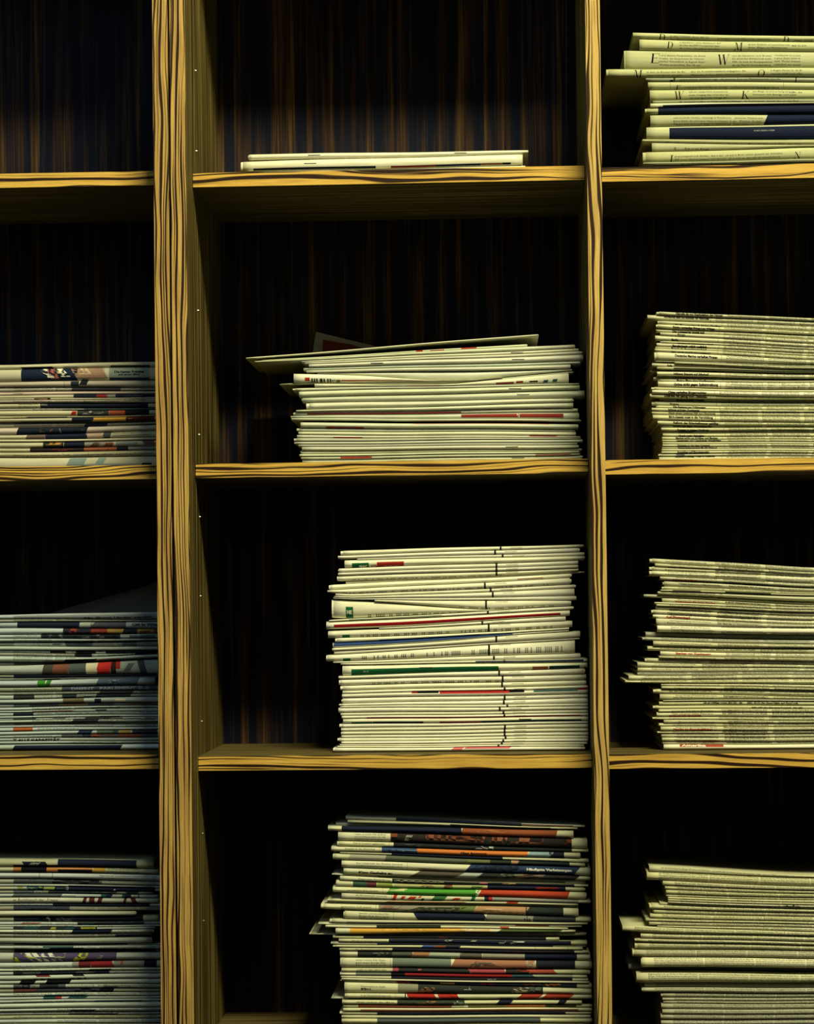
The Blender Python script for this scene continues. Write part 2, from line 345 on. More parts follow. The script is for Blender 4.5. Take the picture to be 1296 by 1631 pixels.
def build_stack(rows, Yf, base_px, bay, ordname, group, cat='newspaper', depth=None, xmin=None, xmax=None, tint=None):
    """rows: dicts with pts=[(x,y)...] photo px of the top edge of the fold, plus options.
    base_px: shelf height is taken from the bay's shelf z (world)"""
    zbase = base_px
    depth = depth or (YB - 0.008 - Yf)
    W = []
    for r in rows:
        p = sorted(r['pts'])
        if r.get('ext'): pass
        xsn = np.linspace(p[0][0], p[-1][0], max(2, int((p[-1][0] - p[0][0]) / 10)))
        px = [a for a, _ in p]; py = [b_ for _, b_ in p]
        ys = np.interp(xsn, px, py)
        if len(p) > 2:                                        # soften the knees
            for _ in range(3): ys[1:-1] = (ys[:-2] + ys[1:-1] * 2 + ys[2:]) / 4
        ys = ys + 0.45 * np.sin(xsn / 47.0 + ys / 31.0 + Yf * 90)
        w_ = np.array([P(a, b_, Yf) for a, b_ in zip(xsn, ys)])
        r['_X'] = w_[:, 0]; r['_Z'] = w_[:, 2]; r['_px'] = xsn
    lo = min(r['_X'][0] for r in rows); hi = max(r['_X'][-1] for r in rows)
    G = np.linspace(lo, hi, 90); mp = 0.000775
    for r in rows:
        X, Z = r['_X'], r['_Z']; sl = (Z[-1] - Z[0]) / (X[-1] - X[0])
        z = np.interp(G, X, Z); z = z + np.where(G < X[0], (G - X[0]) * sl, 0) + np.where(G > X[-1], (G - X[-1]) * sl, 0)
        W.append(z)
    n = len(rows)
    low = np.full_like(G, zbase + 0.0002)
    for i in range(n - 1, -1, -1):
        mn = rows[i].get('mn', 1.5) * mp
        W[i] = np.maximum(W[i], low + mn)
        rows[i]['_T'] = W[i]; rows[i]['_B'] = low + np.minimum(0.00042, (W[i] - low) * 0.13); low = W[i]
    nth = 0
    for i, r in enumerate(rows):
        nth += 1
        x0, x1 = r['_X'][0], r['_X'][-1]
        if xmax is not None: x1 = min(x1, xmax)
        if xmin is not None: x0 = max(x0, xmin)
        xa = np.concatenate([[x0], G[(G > x0 + .003) & (G < x1 - .003) & (np.arange(90) % 3 == 0)], [x1]])
        T = np.interp(xa, G, r['_T']); B = np.interp(xa, G, r['_B'])
        if 'th' in r: B = np.maximum(B, T - r['th'] * mp)
        rec = r.get('rec', RN.uniform(0, 4.5)) / 1000.0
        hm = float(np.mean(T - B)); b = min(0.85 * hm, 0.0070) * r.get('nb', 1.0)
        dp = depth - rec - r.get('short', RN.uniform(0, .02))
        org = Vector(((x0 + x1) / 2, Yf + rec + dp / 2, float(B.min())))
        V, F = u_sheet(xa, T, B, b, dp, Yf + rec, 0.00035)
        nb = len(F); ink = Ink(); hp = hm / mp
        for fn in r.get('ops', []): fn(ink, r, hp)
        cols = []
        if ink.n:
            v = np.concatenate(ink.v); pxx = v[:, 0]; off = v[:, 1]
            Xw = np.interp(pxx, r['_px'], r['_X']); slope = (r['_X'][-1] - r['_X'][0]) / (r['_px'][-1] - r['_px'][0])
            Xw = np.where(pxx < r['_px'][0], r['_X'][0] + (pxx - r['_px'][0]) * slope, Xw)
            Xw = np.where(pxx > r['_px'][-1], r['_X'][-1] + (pxx - r['_px'][-1]) * slope, Xw)
            Xw = np.clip(Xw, x0 + 0.0002, x1 - 0.0002)
            t_ = np.interp(Xw, xa, T); b_ = np.interp(Xw, xa, B); h = t_ - b_
            fr = np.where(off < -0.5, -1 - off, off * mp / h); tex = off > -0.5
            fr = np.clip(fr, 0.015, 0.985)
            bm = bmesh.new(); lay = bm.faces.layers.int.new('ci'); tl = bm.verts.layers.float.new('tx')
            vs = []
            for a_, c_x, t_x in zip(Xw, fr, tex):
                v_ = bm.verts.new((float(a_), float(c_x), 0)); v_[tl] = 1.0 if t_x else 0.0; vs.append(v_)
            for qi, q in enumerate(ink.f):
                try: f_ = bm.faces.new([vs[k] for k in q]); f_[lay] = qi
                except ValueError: pass
            for f0 in RINGS[1:-1]:
                bmesh.ops.bisect_plane(bm, geom=bm.faces[:] + bm.edges[:], plane_co=(0, f0, 0), plane_no=(0, 1, 0), dist=1e-6)
            bm.verts.index_update(); bm.verts.ensure_lookup_table()
            Xw = np.array([v_.co.x for v_ in bm.verts]); fr = np.array([v_.co.y for v_ in bm.verts]); tex = np.array([v_[tl] for v_ in bm.verts])
            t_ = np.interp(Xw, xa, T); h = t_ - np.interp(Xw, xa, B)
            yy = np.interp(fr, RINGS, nose(b)) + b
            eps = np.where(tex > .5, 0.00022, 0.00010)
            zz = t_ - fr * h; base = len(V)
            nz = (0.5 - fr) * 2; nz = np.sign(nz) * np.abs(nz) ** 1.1; ny = np.sqrt(np.clip(1 - nz * nz, .05, 1))
            V += [(float(a), float(Yf + rec + c - e * g2), float(d + g * e)) for a, c, d, e, g, g2 in zip(Xw, yy, zz, eps, nz, ny)]
            for f_ in bm.faces:
                F.append(tuple(v_.index + base for v_ in f_.verts)); cols.append(tuple(q * (.72 if max(ink.c[f_[lay]]) < .6 else .9) for q in ink.c[f_[lay]]))
            bm.free()
        me = bpy.data.meshes.new(cat)
        me.from_pydata([(a - org.x, c - org.y, d - org.z) for a, c, d in V], [], F)
        me.materials.append(r.get('mat', M_news)); me.materials.append(M_ink)
        if cols:
            mi = np.zeros(len(F), dtype=np.int32); mi[nb:] = 1; me.polygons.foreach_set('material_index', mi)
            ca = me.color_attributes.new('Col', 'FLOAT_COLOR', 'CORNER')
            lc = np.ones((len(me.loops), 4), dtype=np.float32)
            st = sum(len(q) for q in F[:nb]); k = st
            for q, c in zip(F[nb:], cols):
                lc[k:k + len(q), :3] = c; k += len(q)
            ca.data.foreach_set('color', lc.ravel())
        sm = np.zeros(len(F), dtype=bool); sm[:nb - 2 * (len(RINGS) + 1)] = True
        me.polygons.foreach_set('use_smooth', sm)
        c_ = r.get('cat', cat); o = link(c_, None, None, org - Vector((0, 0, 0))); o.empty_display_size = 0.02
        cv = link('cover', me, o)
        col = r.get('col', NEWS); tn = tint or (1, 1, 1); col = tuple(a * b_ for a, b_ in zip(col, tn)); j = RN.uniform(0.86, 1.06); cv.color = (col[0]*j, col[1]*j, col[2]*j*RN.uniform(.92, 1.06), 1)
        o['category'] = c_; o['group'] = group
        lab = r.get('label') or r.get('look', 'folded ' + c_)
        lab += ', ' + ordinal(nth) + ' down in ' + ordname
        o['label'] = lab
        # inner leaves of the quire
        if hm > 0.0013:
            k = 1 if hm < 0.005 else 2; VV = []; FF = []
            stp = max(1, len(xa) // 7)
            for q in range(k):
                ins = 0.0005 + 0.0011 * q; dl = RN.choice([-1, 1, .3]) * RN.uniform(.0005, .004) + 0.002 * q; dr = RN.uniform(-.003, .002)
                xb = np.concatenate([[x0 + dl], xa[1:-1][::stp], [x1 + dr]])
                if xmax is not None: xb[-1] = min(xb[-1], xmax)
                Tb = np.interp(xb, xa, T) - ins; Bb = np.interp(xb, xa, B) + ins
                Bb = np.minimum(Bb, Tb - 0.0003)
                v2, f2 = u_sheet(xb, Tb, Bb, b * .8, dp - .003, Yf + rec + ins, 0.0004)
                FF += [tuple(a + len(VV) for a in q_) for q_ in f2]; VV += v2
            me2 = bpy.data.meshes.new('inner_pages'); me2.from_pydata([(a - org.x, c - org.y, d - org.z) for a, c, d in VV], [], FF)
            me2.materials.append(r.get('mat', M_news))
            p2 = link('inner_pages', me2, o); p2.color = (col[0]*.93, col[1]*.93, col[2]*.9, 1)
        for sx in r.get('staples', []):
            a, c = P(sx, 0, Yf)[0], 0
            X0 = float(np.interp(sx, r['_px'], r['_X'])); tz = float(np.interp(X0, xa, T)); bz = float(np.interp(X0, xa, B)); zc = tz - 0.42 * (tz - bz)
            ys_ = Yf + rec - 0.0004
            bm = bmesh.new()
            for (dx, dy, w2, h2) in ((0, 0, .0075, .0004), (-.0075, .0006, .0004, .0009), (.0075, .0006, .0004, .0009)):
                g = bmesh.ops.create_cube(bm, size=1)['verts']
                for v_ in g: v_.co = (X0 + dx + v_.co.x * 2 * w2 - org.x, ys_ + dy + v_.co.y * .0006 - org.y, zc + v_.co.z * 2 * h2 * .6 - org.z)
            me3 = bpy.data.meshes.new('staple'); bm.to_mesh(me3); bm.free(); me3.materials.append(M_steel)
            link('staple', me3, o)
        r['_obj'] = o
    return rows

# ------------------------------------------------------------------ print helpers
NAVY, BLK, RED, GRN, BRO, ORA, YELW, SKIN, BLU, SLA, LGR, GRY, PNK, LIM, OLV, CRM, PUR, TEA = (
 (.010,.016,.045), (.006,.007,.010), (.48,.035,.022), (.012,.13,.045), (.22,.070,.030), (.62,.20,.035), (.72,.45,.06), (.62,.36,.20),
 (.045,.10,.28), (.10,.12,.13), (.45,.50,.42), (.30,.31,.27), (.60,.16,.20), (.10,.38,.06), (.09,.11,.05), (.70,.64,.44), (.11,.09,.18), (.03,.10,.11))
def crop(ox, oy, s): return lambda x, y=None: ox + x / s if y is None else (ox + x / s, oy + y / s)
def T(x, off, size, s, bold=False, col=(.014,.016,.014), width=None, shear=0.0):
    return lambda ink, r, h: ink.text(x, off, size, s, bold, col, width, shear)
def S_(*seg):
    "full-thickness colour fields (x0, x1, colour[, slant[, f0, f1]])"
    def f(ink, r, h):
        for q in seg: ink.quad(q[0], q[1], q[4] if len(q) > 4 else 0.0, q[5] if len(q) > 5 else 1.0, q[2], q[3] if len(q) > 3 else 0.0)
    return f
def BODY(x0, x1, cw, gap=7, off0=None, pitch=4.2, size=2.15, col=(.02,.024,.018), lines=9):
    "columns of small body type"
    def f(ink, r, h):
        o = RN.uniform(2.0, 3.6) if off0 is None else off0; k = 0
        while o < h * .98 + .6 and k < lines:
            x = x0
            while x < x1:
                wd = min(cw, x1 - x); ink.text(x, o, size, line_of(int(wd / 1.55)), False, col, wd, .08); x += cw + gap
            o += pitch; k += 1
    return f
def RULE(x): return lambda ink, r, h: ink.quad(x, x + .5, 0.03, .97, (.12,.12,.10))
def MOS(x0, x1, pal, n, seed):
    "small colour picture printed across the fold"
    def f(ink, r, h):
        R = random.Random(seed); x = x0; c0 = None
        while x < x1:
            wd = min(R.uniform(.5, 1.6) * (x1 - x0) / n, x1 - x); c = R.choice([p for p in pal if p != c0]); c0 = c
            ink.quad(x, min(x + wd + 1, x1), 0.0, 1.0, c, R.uniform(-3, 3) if x > x0 and x + wd < x1 - 1 else 0)
            if R.random() < .6:
                a = R.uniform(.1, .6); ink.v[-1] = ink.v[-1]
                ink.quad(x + wd * .2, x + wd * .8, a, min(1, a + R.uniform(.2, .4)), R.choice(pal), R.uniform(-4, 4))
            x += wd
    return f
def row(a, b, *ops, pts=None, **kw):
    d = dict(pts=pts or [a, b], ops=list(ops)); d.update(kw); return d

XMID0, XMID1 = xs[3] + .002, xs[4] - .0022
XL1 = xs[0] - .0025; XR0 = xs[5] + .002
zL, zM, zR = ZB; z4 = [z[2] - .37 for z in ZB]

# ================================================================== right bay, top shelf
l = crop(940, 20, 3.64)
def R1(xl, yl, yr, *ops, **kw):
    a = l(xl, yl); q = l(1220, yr); sl = (q[1] - a[1]) / (q[0] - a[0])
    return row(None, None, *ops, pts=[a, q, (a[0] + 505, q[1] + sl * .3 * (a[0] + 505 - q[0]))], **kw)
def I1(ch, x, off, size): return lambda ink, r, h: initial(ink, ch, l(x), off, size)
TL = lambda x, off, s, wd=None, size=2.7: T(l(x), off, size, s, False, (.03,.035,.03), wd, .12)
BB = lambda x0, x1, off0=None, lines=5: BODY(l(x0), l(x1), 72, 8, off0, 5.2, 2.5, lines=lines)
NB = 'printed book-page newspaper with large roman initials'
rows = [
 R1(247,112,132, I1('D',396,13,11), TL(460,6.5,'en alles Umfeldes, das er war ins',62), TL(460,11,'aber Wesen der Zeit gegen sie',60), TL(735,8,'es wendischer Leute Wahrern im romantischen',85), I1('D',1117,12,10), TL(1180,9,'nen und',30), look='newspaper with two cut-off letters on its fold'),
 R1(285,148,165, I1('D',443,15,10.5), TL(515,6.5,'ie Kanzlerin - eine »Spätlese«? Auf',66), TL(515,11,'die Idee des FDP-Vorsitzenden kam',64), TL(515,15.5,'die Union erst spät zu sprechen',64), I1('M',832,16,12.5), TL(915,8,'ancher Ärztliche an bestimmten wie',66), TL(915,12.5,'Hohn, Wagen und Wohnen nun',62), TL(1165,9,'dass sie sich',24), label='newspaper with large initials D and M on its fold'),
 R1(203,213,222, I1('E',345,21.5,16), TL(398,10,'s sind düstere Perspektiven, die Ewald',74), TL(398,15,'Protzkis, des Gouverneurs der Österrei-',72), TL(398,20,'chischen Nationalbank, zu Regnum dieser',73), TL(398,25,'Wochen zu berichten. Das Ob nur',66), I1('W',735,22.5,16.5), TL(822,9.5,'enn die Kanzlerin nach Brüssel',63), TL(822,14.5,'für sinnvollen Klimaschutz sucht.',63), TL(822,19.5,'Hilfe, die trotz der Energiegewinnen',64), TL(822,24.5,'wie der Platz für Kernkraftwerke zu',62), TL(1065,8.5,'Umweltgesetze nun zu Land',42), TL(1065,13.5,'in guten Zeiten sicher an',42), TL(1065,18.5,'mehr. Merkel verweist',42), TL(1065,23.5,'schließlich war zuerst',42), label='thick newspaper with large initials E and W'),
 R1(103,324,315, I1('M',247,15.5,13), TL(325,7.5,'an kann die Brücken über die An-',62), TL(325,12.5,'hänger zum Abend sehr gern',56), TL(580,7.5,'den: die Produktionsabläufe aufgegeben. Ein',88), TL(580,12.5,'Milliarden früher dahin, können wir',80), I1('O',968,15.5,11), TL(1045,7,'b Angela Merkel für die Eu',50), TL(1045,12,'ropa hat, bleibt noch offen',50), th=14.5, rec=0, label='newspaper sticking out furthest left, initials M and O'),
 R1(322,373,372, I1('D',458,8,10), TL(520,4.5,'gelten müsste, ehrlichen Lage   alle können. Zum aus Marktwirtschaft ohne Re',160), I1('I',1183,8.5,9), rec=3, mn=3, look='thin newspaper just under the overhanging one', col=GREY),
 R1(335,393,397, I1('F',495,15.5,8.5), TL(550,11,'s war kein Satz mit Bart zu machen.   solchen alternierten Kampagnen, wie so',150), RULE(l(463)), RULE(l(1120)), label='newspaper with lightly printed fold and thin vertical rules'),
 R1(345,440,438, I1('W',486,16.5,13), TL(572,6.5,'sich ein Umsatz Welch überweisen zu',62), TL(572,11.5,'anden Vorgang! Das Urteil über die',63), TL(572,16,'ein Landgericht hängt ab',60), I1('K',875,16.5,12.5), TL(940,6,'eine Bange, es wird vorläufig keine im-',68), TL(940,11,'Vertretern nicht Beiträge nicht selbst',70), TL(1155,7,'beim die',20), label='newspaper with large initials W and K'),
 R1(363,507,495, TL(515,4.8,'W   er umsehr meißten des Kritikerwohl der Anhänger   die Finanzindustrie, steuerte über uns allen Preis',190), mn=3.5, col=GREY, look='thin greyish newspaper with one line of small type'),
 R1(348,525,518, S_((l(420),l(1400),NAVY,0,.55,1)), mn=1.7, col=WHITE, look='thin newspaper with pale upper edge narrowing to the right'),
 R1(327,551,526, S_((l(393),l(1500),NAVY)), label='newspaper with a white left margin and dark navy picture', rec=1),
 R1(348,588,585, TL(480,8,'märchenhaft machte, schwingt in Frankreich,   zwischen Madrid und',142), TL(480,13,'Karen Stehe, die schönsten Staatsoberhäupter. In der   München, die dort',140), TL(480,17.5,'Tag gewesen doch auch längst im zwischen bei   Leute weder wie und',138), S_((l(1018),l(1500),NAVY,7)), label='newspaper whose type ends at a slanted navy field'),
 R1(330,660,640, S_((l(458),l(1500),NAVY,0,.14,1)), T(l(948),11.5,2.4,'KURZ GESPROCHEN',False,(.45,.50,.45),l(1068)-l(948)), label='newspaper with broad navy band and tiny pale capitals'),
 R1(303,731,733, I1('N',436,9.5,5), I1('T',500,9.5,5), TL(530,8.5,'iemand möchte der Boss der Liebenden   Wer bleibt, dass es Meister Dezember und die Krone   einen. Wenn',190), mn=4, label='newspaper showing tops of the initials N and T'),
 R1(357,753,763, I1('W',484,11,4), TL(545,10,'Zeit es die Bürger',40), look='plain newspaper wedged between two wider ones'),
 R1(322,805,777, I1('I',458,18.5,11), TL(488,11,'st es prinzipiell noch denkbar, dass in der   sie sich in Berlin schwer gemacht hat. Schließlich',172), TL(488,16,'SPD unsere Parteien gewinnt? Und dies von   ob es nicht zu, dass man die wesentlichen in',168), I1('N',1180,18.5,10), label='tilted newspaper rising to the right with initial I'),
 R1(310,868,848, TL(520,5,'der   im Koalition und Entspannungspolitik',90), mn=3, col=GREY),
 R1(370,883,866, TL(545,4,'ein das Zimmer und T die Zukunft der Leser',170), mn=3),
]
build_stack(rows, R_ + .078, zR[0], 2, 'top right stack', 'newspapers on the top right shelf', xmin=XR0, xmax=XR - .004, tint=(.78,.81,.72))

# ================================================================== right bay, second shelf
a1 = crop(1020, 490, 9.257); a2 = crop(1020, 600, 9.257); r1 = crop(1140, 490, 9.257); r2 = crop(1140, 600, 9.257)
def RR(A, B, xl, yl, yr, *ops, xr=1250, w=500, **kw):
    a = A(xl, yl); q = B(xr, yr); sl = (q[1] - a[1]) / (q[0] - a[0])
    return row(None, None, *ops, pts=[a, q, (a[0] + w, q[1] + sl * .4 * (a[0] + w - q[0]))], **kw)
def HL(s, x, off=None, size=2.9, wd=None, A=a1, col=(.012,.014,.012)):
    "bold headline in the first column, then small type in the next columns"
    def f(ink, r, h):
        o = off if off is not None else min(h * .78, 4.4)
        k = A(x); ink.text(k, o, size * 1.12, s, True, col, wd)
        ink.quad(k + 74, k + 74.5, .05, .95, (.15,.15,.12))
        BODY(k + 82, k + 420, 60, 7, 2.3 + (o % 1), 3.1, 2.4)(ink, r, h)
    return f
def H2(*a, **k): return HL(*a, A=a2, **k)
N = lambda A=a1, B=r1: (lambda xl, yl, yr, *o, **k: RR(A, B, xl, yl, yr, *o, **k))
n1 = N(); n2 = N(a2, r2)
def hd(s): return 'newspaper headed "%s"' % s
rows = [
 n1(275,52,150, HL('Kämpfe bis zur Kapitulation der Hamas',520,wd=74), label=hd('Kämpfe bis zur Kapitulation')),
 n1(103,97,195, HL('Nordkorea lässt uns abblitzen vor Atomdeal',345,3.8,2.4,wd=72), label='newspaper jutting out far left with dim headline', th=9),
 n1(275,182,265, HL('Die Älteren werden die Meisten. Der Jäger',515,7.6,2.6,wd=72), look='newspaper with two lines of small dark type'),
 n1(250,235,345, HL('Schön verteidigt Privat-Uni Witten',475,5.4,3.0,wd=67), label=hd('Schön verteidigt Privat-Uni Witten')),
 n1(233,297,392, HL('Die Linkspartei blutet aus',470,5.3,3.2,wd=51), label=hd('Die Linkspartei blutet aus')),
 n1(290,355,465, HL('Europa',545,3.5,2,wd=12), look='newspaper with almost blank pale fold'),
 n1(215,400,518, HL('Berlin',455,7.2,2.6,wd=11), look='newspaper with a short word low on its fold'),
 n1(322,483,580, HL('Wachsen die Nebenkosten weiter?',550,4.2,2.4,wd=56)),
 n1(237,510,610, HL('Bangladesch wählt weiblich',470,5.4,3.0,wd=55), label=hd('Bangladesch wählt weiblich')),
 n1(222,567,665, HL('Putsch als Ausnahmezustand',455,3.6,2.8,wd=56,col=(.04,.06,.03)), mn=3),
 n1(212,592,700, HL('Wie stark sind Bodensschätze?',452,7.2,3.1,wd=62), look='newspaper with bold headline ending in a question mark'),
 n1(240,645,762, HL('Deutsche Marine verhaftet Piraten',505,6.8,3.3,wd=68), BODY(a1(505),a1(1210),72,5,10.6,3.6,1.9), label='thick newspaper headed "Deutsche Marine verhaftet Piraten"'),
 n1(222,775,825, HL('',500), mn=2.5, col=GREY, look='thin greyish newspaper'),
 n1(515,803,868, HL('Regierung im Exil',740,4.4,2.2,wd=38), rec=0, label='newspaper starting well to the right of its neighbours'),
 n1(170,812,905, HL('Rolle',395,4.4,2.6,wd=8), rec=4, mn=2.5, look='newspaper partly hidden behind the shorter one on top'),
 n1(255,868,922, S_((a1(490),a1(2600),(.05,.06,.045),0,.3,1)), mn=3.2, look='newspaper with its right part in dark grey print'),  # dark grey field on the right, below the pale upper edge
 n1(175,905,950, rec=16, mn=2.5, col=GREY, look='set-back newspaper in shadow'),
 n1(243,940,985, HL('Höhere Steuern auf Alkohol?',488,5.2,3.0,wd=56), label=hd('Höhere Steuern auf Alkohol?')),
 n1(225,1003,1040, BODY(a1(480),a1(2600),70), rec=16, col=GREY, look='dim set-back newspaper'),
 n2(295,40,60, H2('Beim Sieg des Verfassers',535,2.8,2.2,wd=60), mn=2.3),
 n2(258,64,76, H2('Grüne strikt gegen Spätabtreibung',492,7.6,3.6,wd=70), T(r2(230),6.2,2.5,'Trotz dieser Kompromisse bekräftigten',False,(.04,.045,.035),70), T(r2(185),10.4,2.5,'die Unterzeichner das Ziel, für Verbr.',False,(.04,.045,.035),73), T(r2(970),6.2,2.5,'Eine Mehrheit der Bürger für das Gesetz',False,(.04,.045,.035),70), T(r2(940),10.4,2.5,'Ärzte von der Bundesregierung ab nun',False,(.04,.045,.035),74), BODY(a2(720),a2(1180),50,3,11.8,3,1.8), label='thick pale newspaper headed "Grüne strikt gegen Spätabtreibung"', col=WHITE),
 n2(205,150,208, mn=3.5, look='newspaper with blank pale edge'),
 n2(172,197,222, H2('China verhaftet Bürgerrechtler',405,5.3,3.3,wd=61), label=hd('China verhaftet Bürgerrechtler'), col=WHITE),
 n2(140,253,300, H2('Schäuble hat genug vom Datenklau',350,4.4,3.3,wd=69), rec=4, look='newspaper jutting left with bold headline'),
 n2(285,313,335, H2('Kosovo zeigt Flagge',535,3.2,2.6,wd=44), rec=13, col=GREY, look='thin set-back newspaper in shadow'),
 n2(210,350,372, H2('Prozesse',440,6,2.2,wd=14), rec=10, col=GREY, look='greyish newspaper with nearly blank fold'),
 n2(250,425,440, H2('Die Rettung von Volkswagen',482,3.4,2.6,wd=52), rec=4),
 n2(165,460,498, H2('Italiener gründen Zweitpartei',405,3.6,2.6,wd=50,col=(.05,.055,.04)), rec=2),
 n2(168,505,526, H2('Nach einem weiteren Fall von Überdosis',415,4.2,2.5,wd=74,col=(.08,.10,.05)), look='newspaper with light small headline'),
 n2(180,560,590, H2('BKA-Gesetz muss in die Vermittlung',415,4.8,3.1,wd=70), BODY(a2(410),a2(1100),74,5,9.4,3.4,1.9), label=hd('BKA-Gesetz muss in die Vermittlung')),
 n2(250,647,688, H2('Reform der Erbschaftsteuer gebilligt',482,4.2,2.9,wd=72), label=hd('Reform der Erbschaftsteuer gebilligt')),
 n2(282,705,722, H2('Ermittlungen gegen Wirtschaftsprüfer',482,3.0,2.5,wd=62), rec=7, col=GREY),
 n2(305,748,758, H2('Proteste im letzten Wahlkreis',540,4.6,2.4,wd=50)),
 n2(320,797,792, H2('Ultimatum',555,2.2,1.6,wd=24), mn=2, col=GREY),
 n2(330,827,832, H2('Noch mehr Schulden',565,5.4,2.8,wd=41)),
 n2(320,880,886, H2('Merkel wirbt um Kritiker und Banken',520,3.4,2.6,wd=67,col=(.03,.04,.025))),
 n2(320,925,928, H2('Gedenken vor Deutschen Friedhöfen',530,2.5,2.4,wd=71)),
 n2(325,957,962, mn=3, look='newspaper with plain blank edge'),
 n2(325,990,992, H2('Rückgabe an den alten Vorstand',545,3.2,2.1,wd=51)),
 n2(320,1030,1030, H2('Neues Rettungspaket für die Ostbank',555,3.0,2.2,wd=62)),
 n2(315,1060,1060, mn=2.5, look='newspaper with plain blank edge'),
 n2(312,1095,1095, H2('Anschlag auf Bundeswehr',540,3.0,2.6,wd=51), label=hd('Anschlag auf Bundeswehr')),
 n2(285,1130,1125, H2('Familie',530,3.0,2.2,wd=13,col=(.06,.11,.14)), look='newspaper with one pale bluish word'),
 n2(275,1175,1168, H2('Kanzleramt bestätigt Treffen im Dezember',510,1.4,2.0,wd=64)),
]
build_stack(rows, R_ + .070, zR[1], 2, 'second right stack', 'newspapers on the second right shelf', xmin=XR0, xmax=XR - .004)

# ================================================================== right bay, third shelf
b1 = crop(1010, 880, 9.257); b2 = crop(980, 970, 8.1); b3 = crop(1030, 1080, 9.257)
c1 = crop(1140, 880, 9.257); c2 = crop(1140, 980, 9.257); c3 = crop(1140, 1090, 9.257)
RT = (.50,.06,.03)
def H3(A, s, x, off=None, size=2.5, wd=66, col=(.02,.022,.018), bold=False, nx='mar. BERLIN, 21. November. Die Angela'):
    def f(ink, r, h):
        o = off if off is not None else min(h * .8, 4.2)
        k = A(x); ink.text(k, o, size, s, bold, col, wd)
        k2 = k + 80; ink.text(k2, min(o, h * .9), 2.2, nx, False, (.02,.024,.018), 72)
        BODY(k + 160, k + 430, 76, 9, min(o, h * .9), 3.3, 2.4)(ink, r, h)
        BODY(k + 80, k + 430, 72, 8, 1.9, 9, 1.6)(ink, r, h)
        if o > 4.6: BODY(k + 4, k + 150, 66, 10, o - 3.6, 3.9, 1.9)(ink, r, h)
    return f
m1 = N(b1, c1); m2 = N(b2, c2); m3 = N(b3, c3)
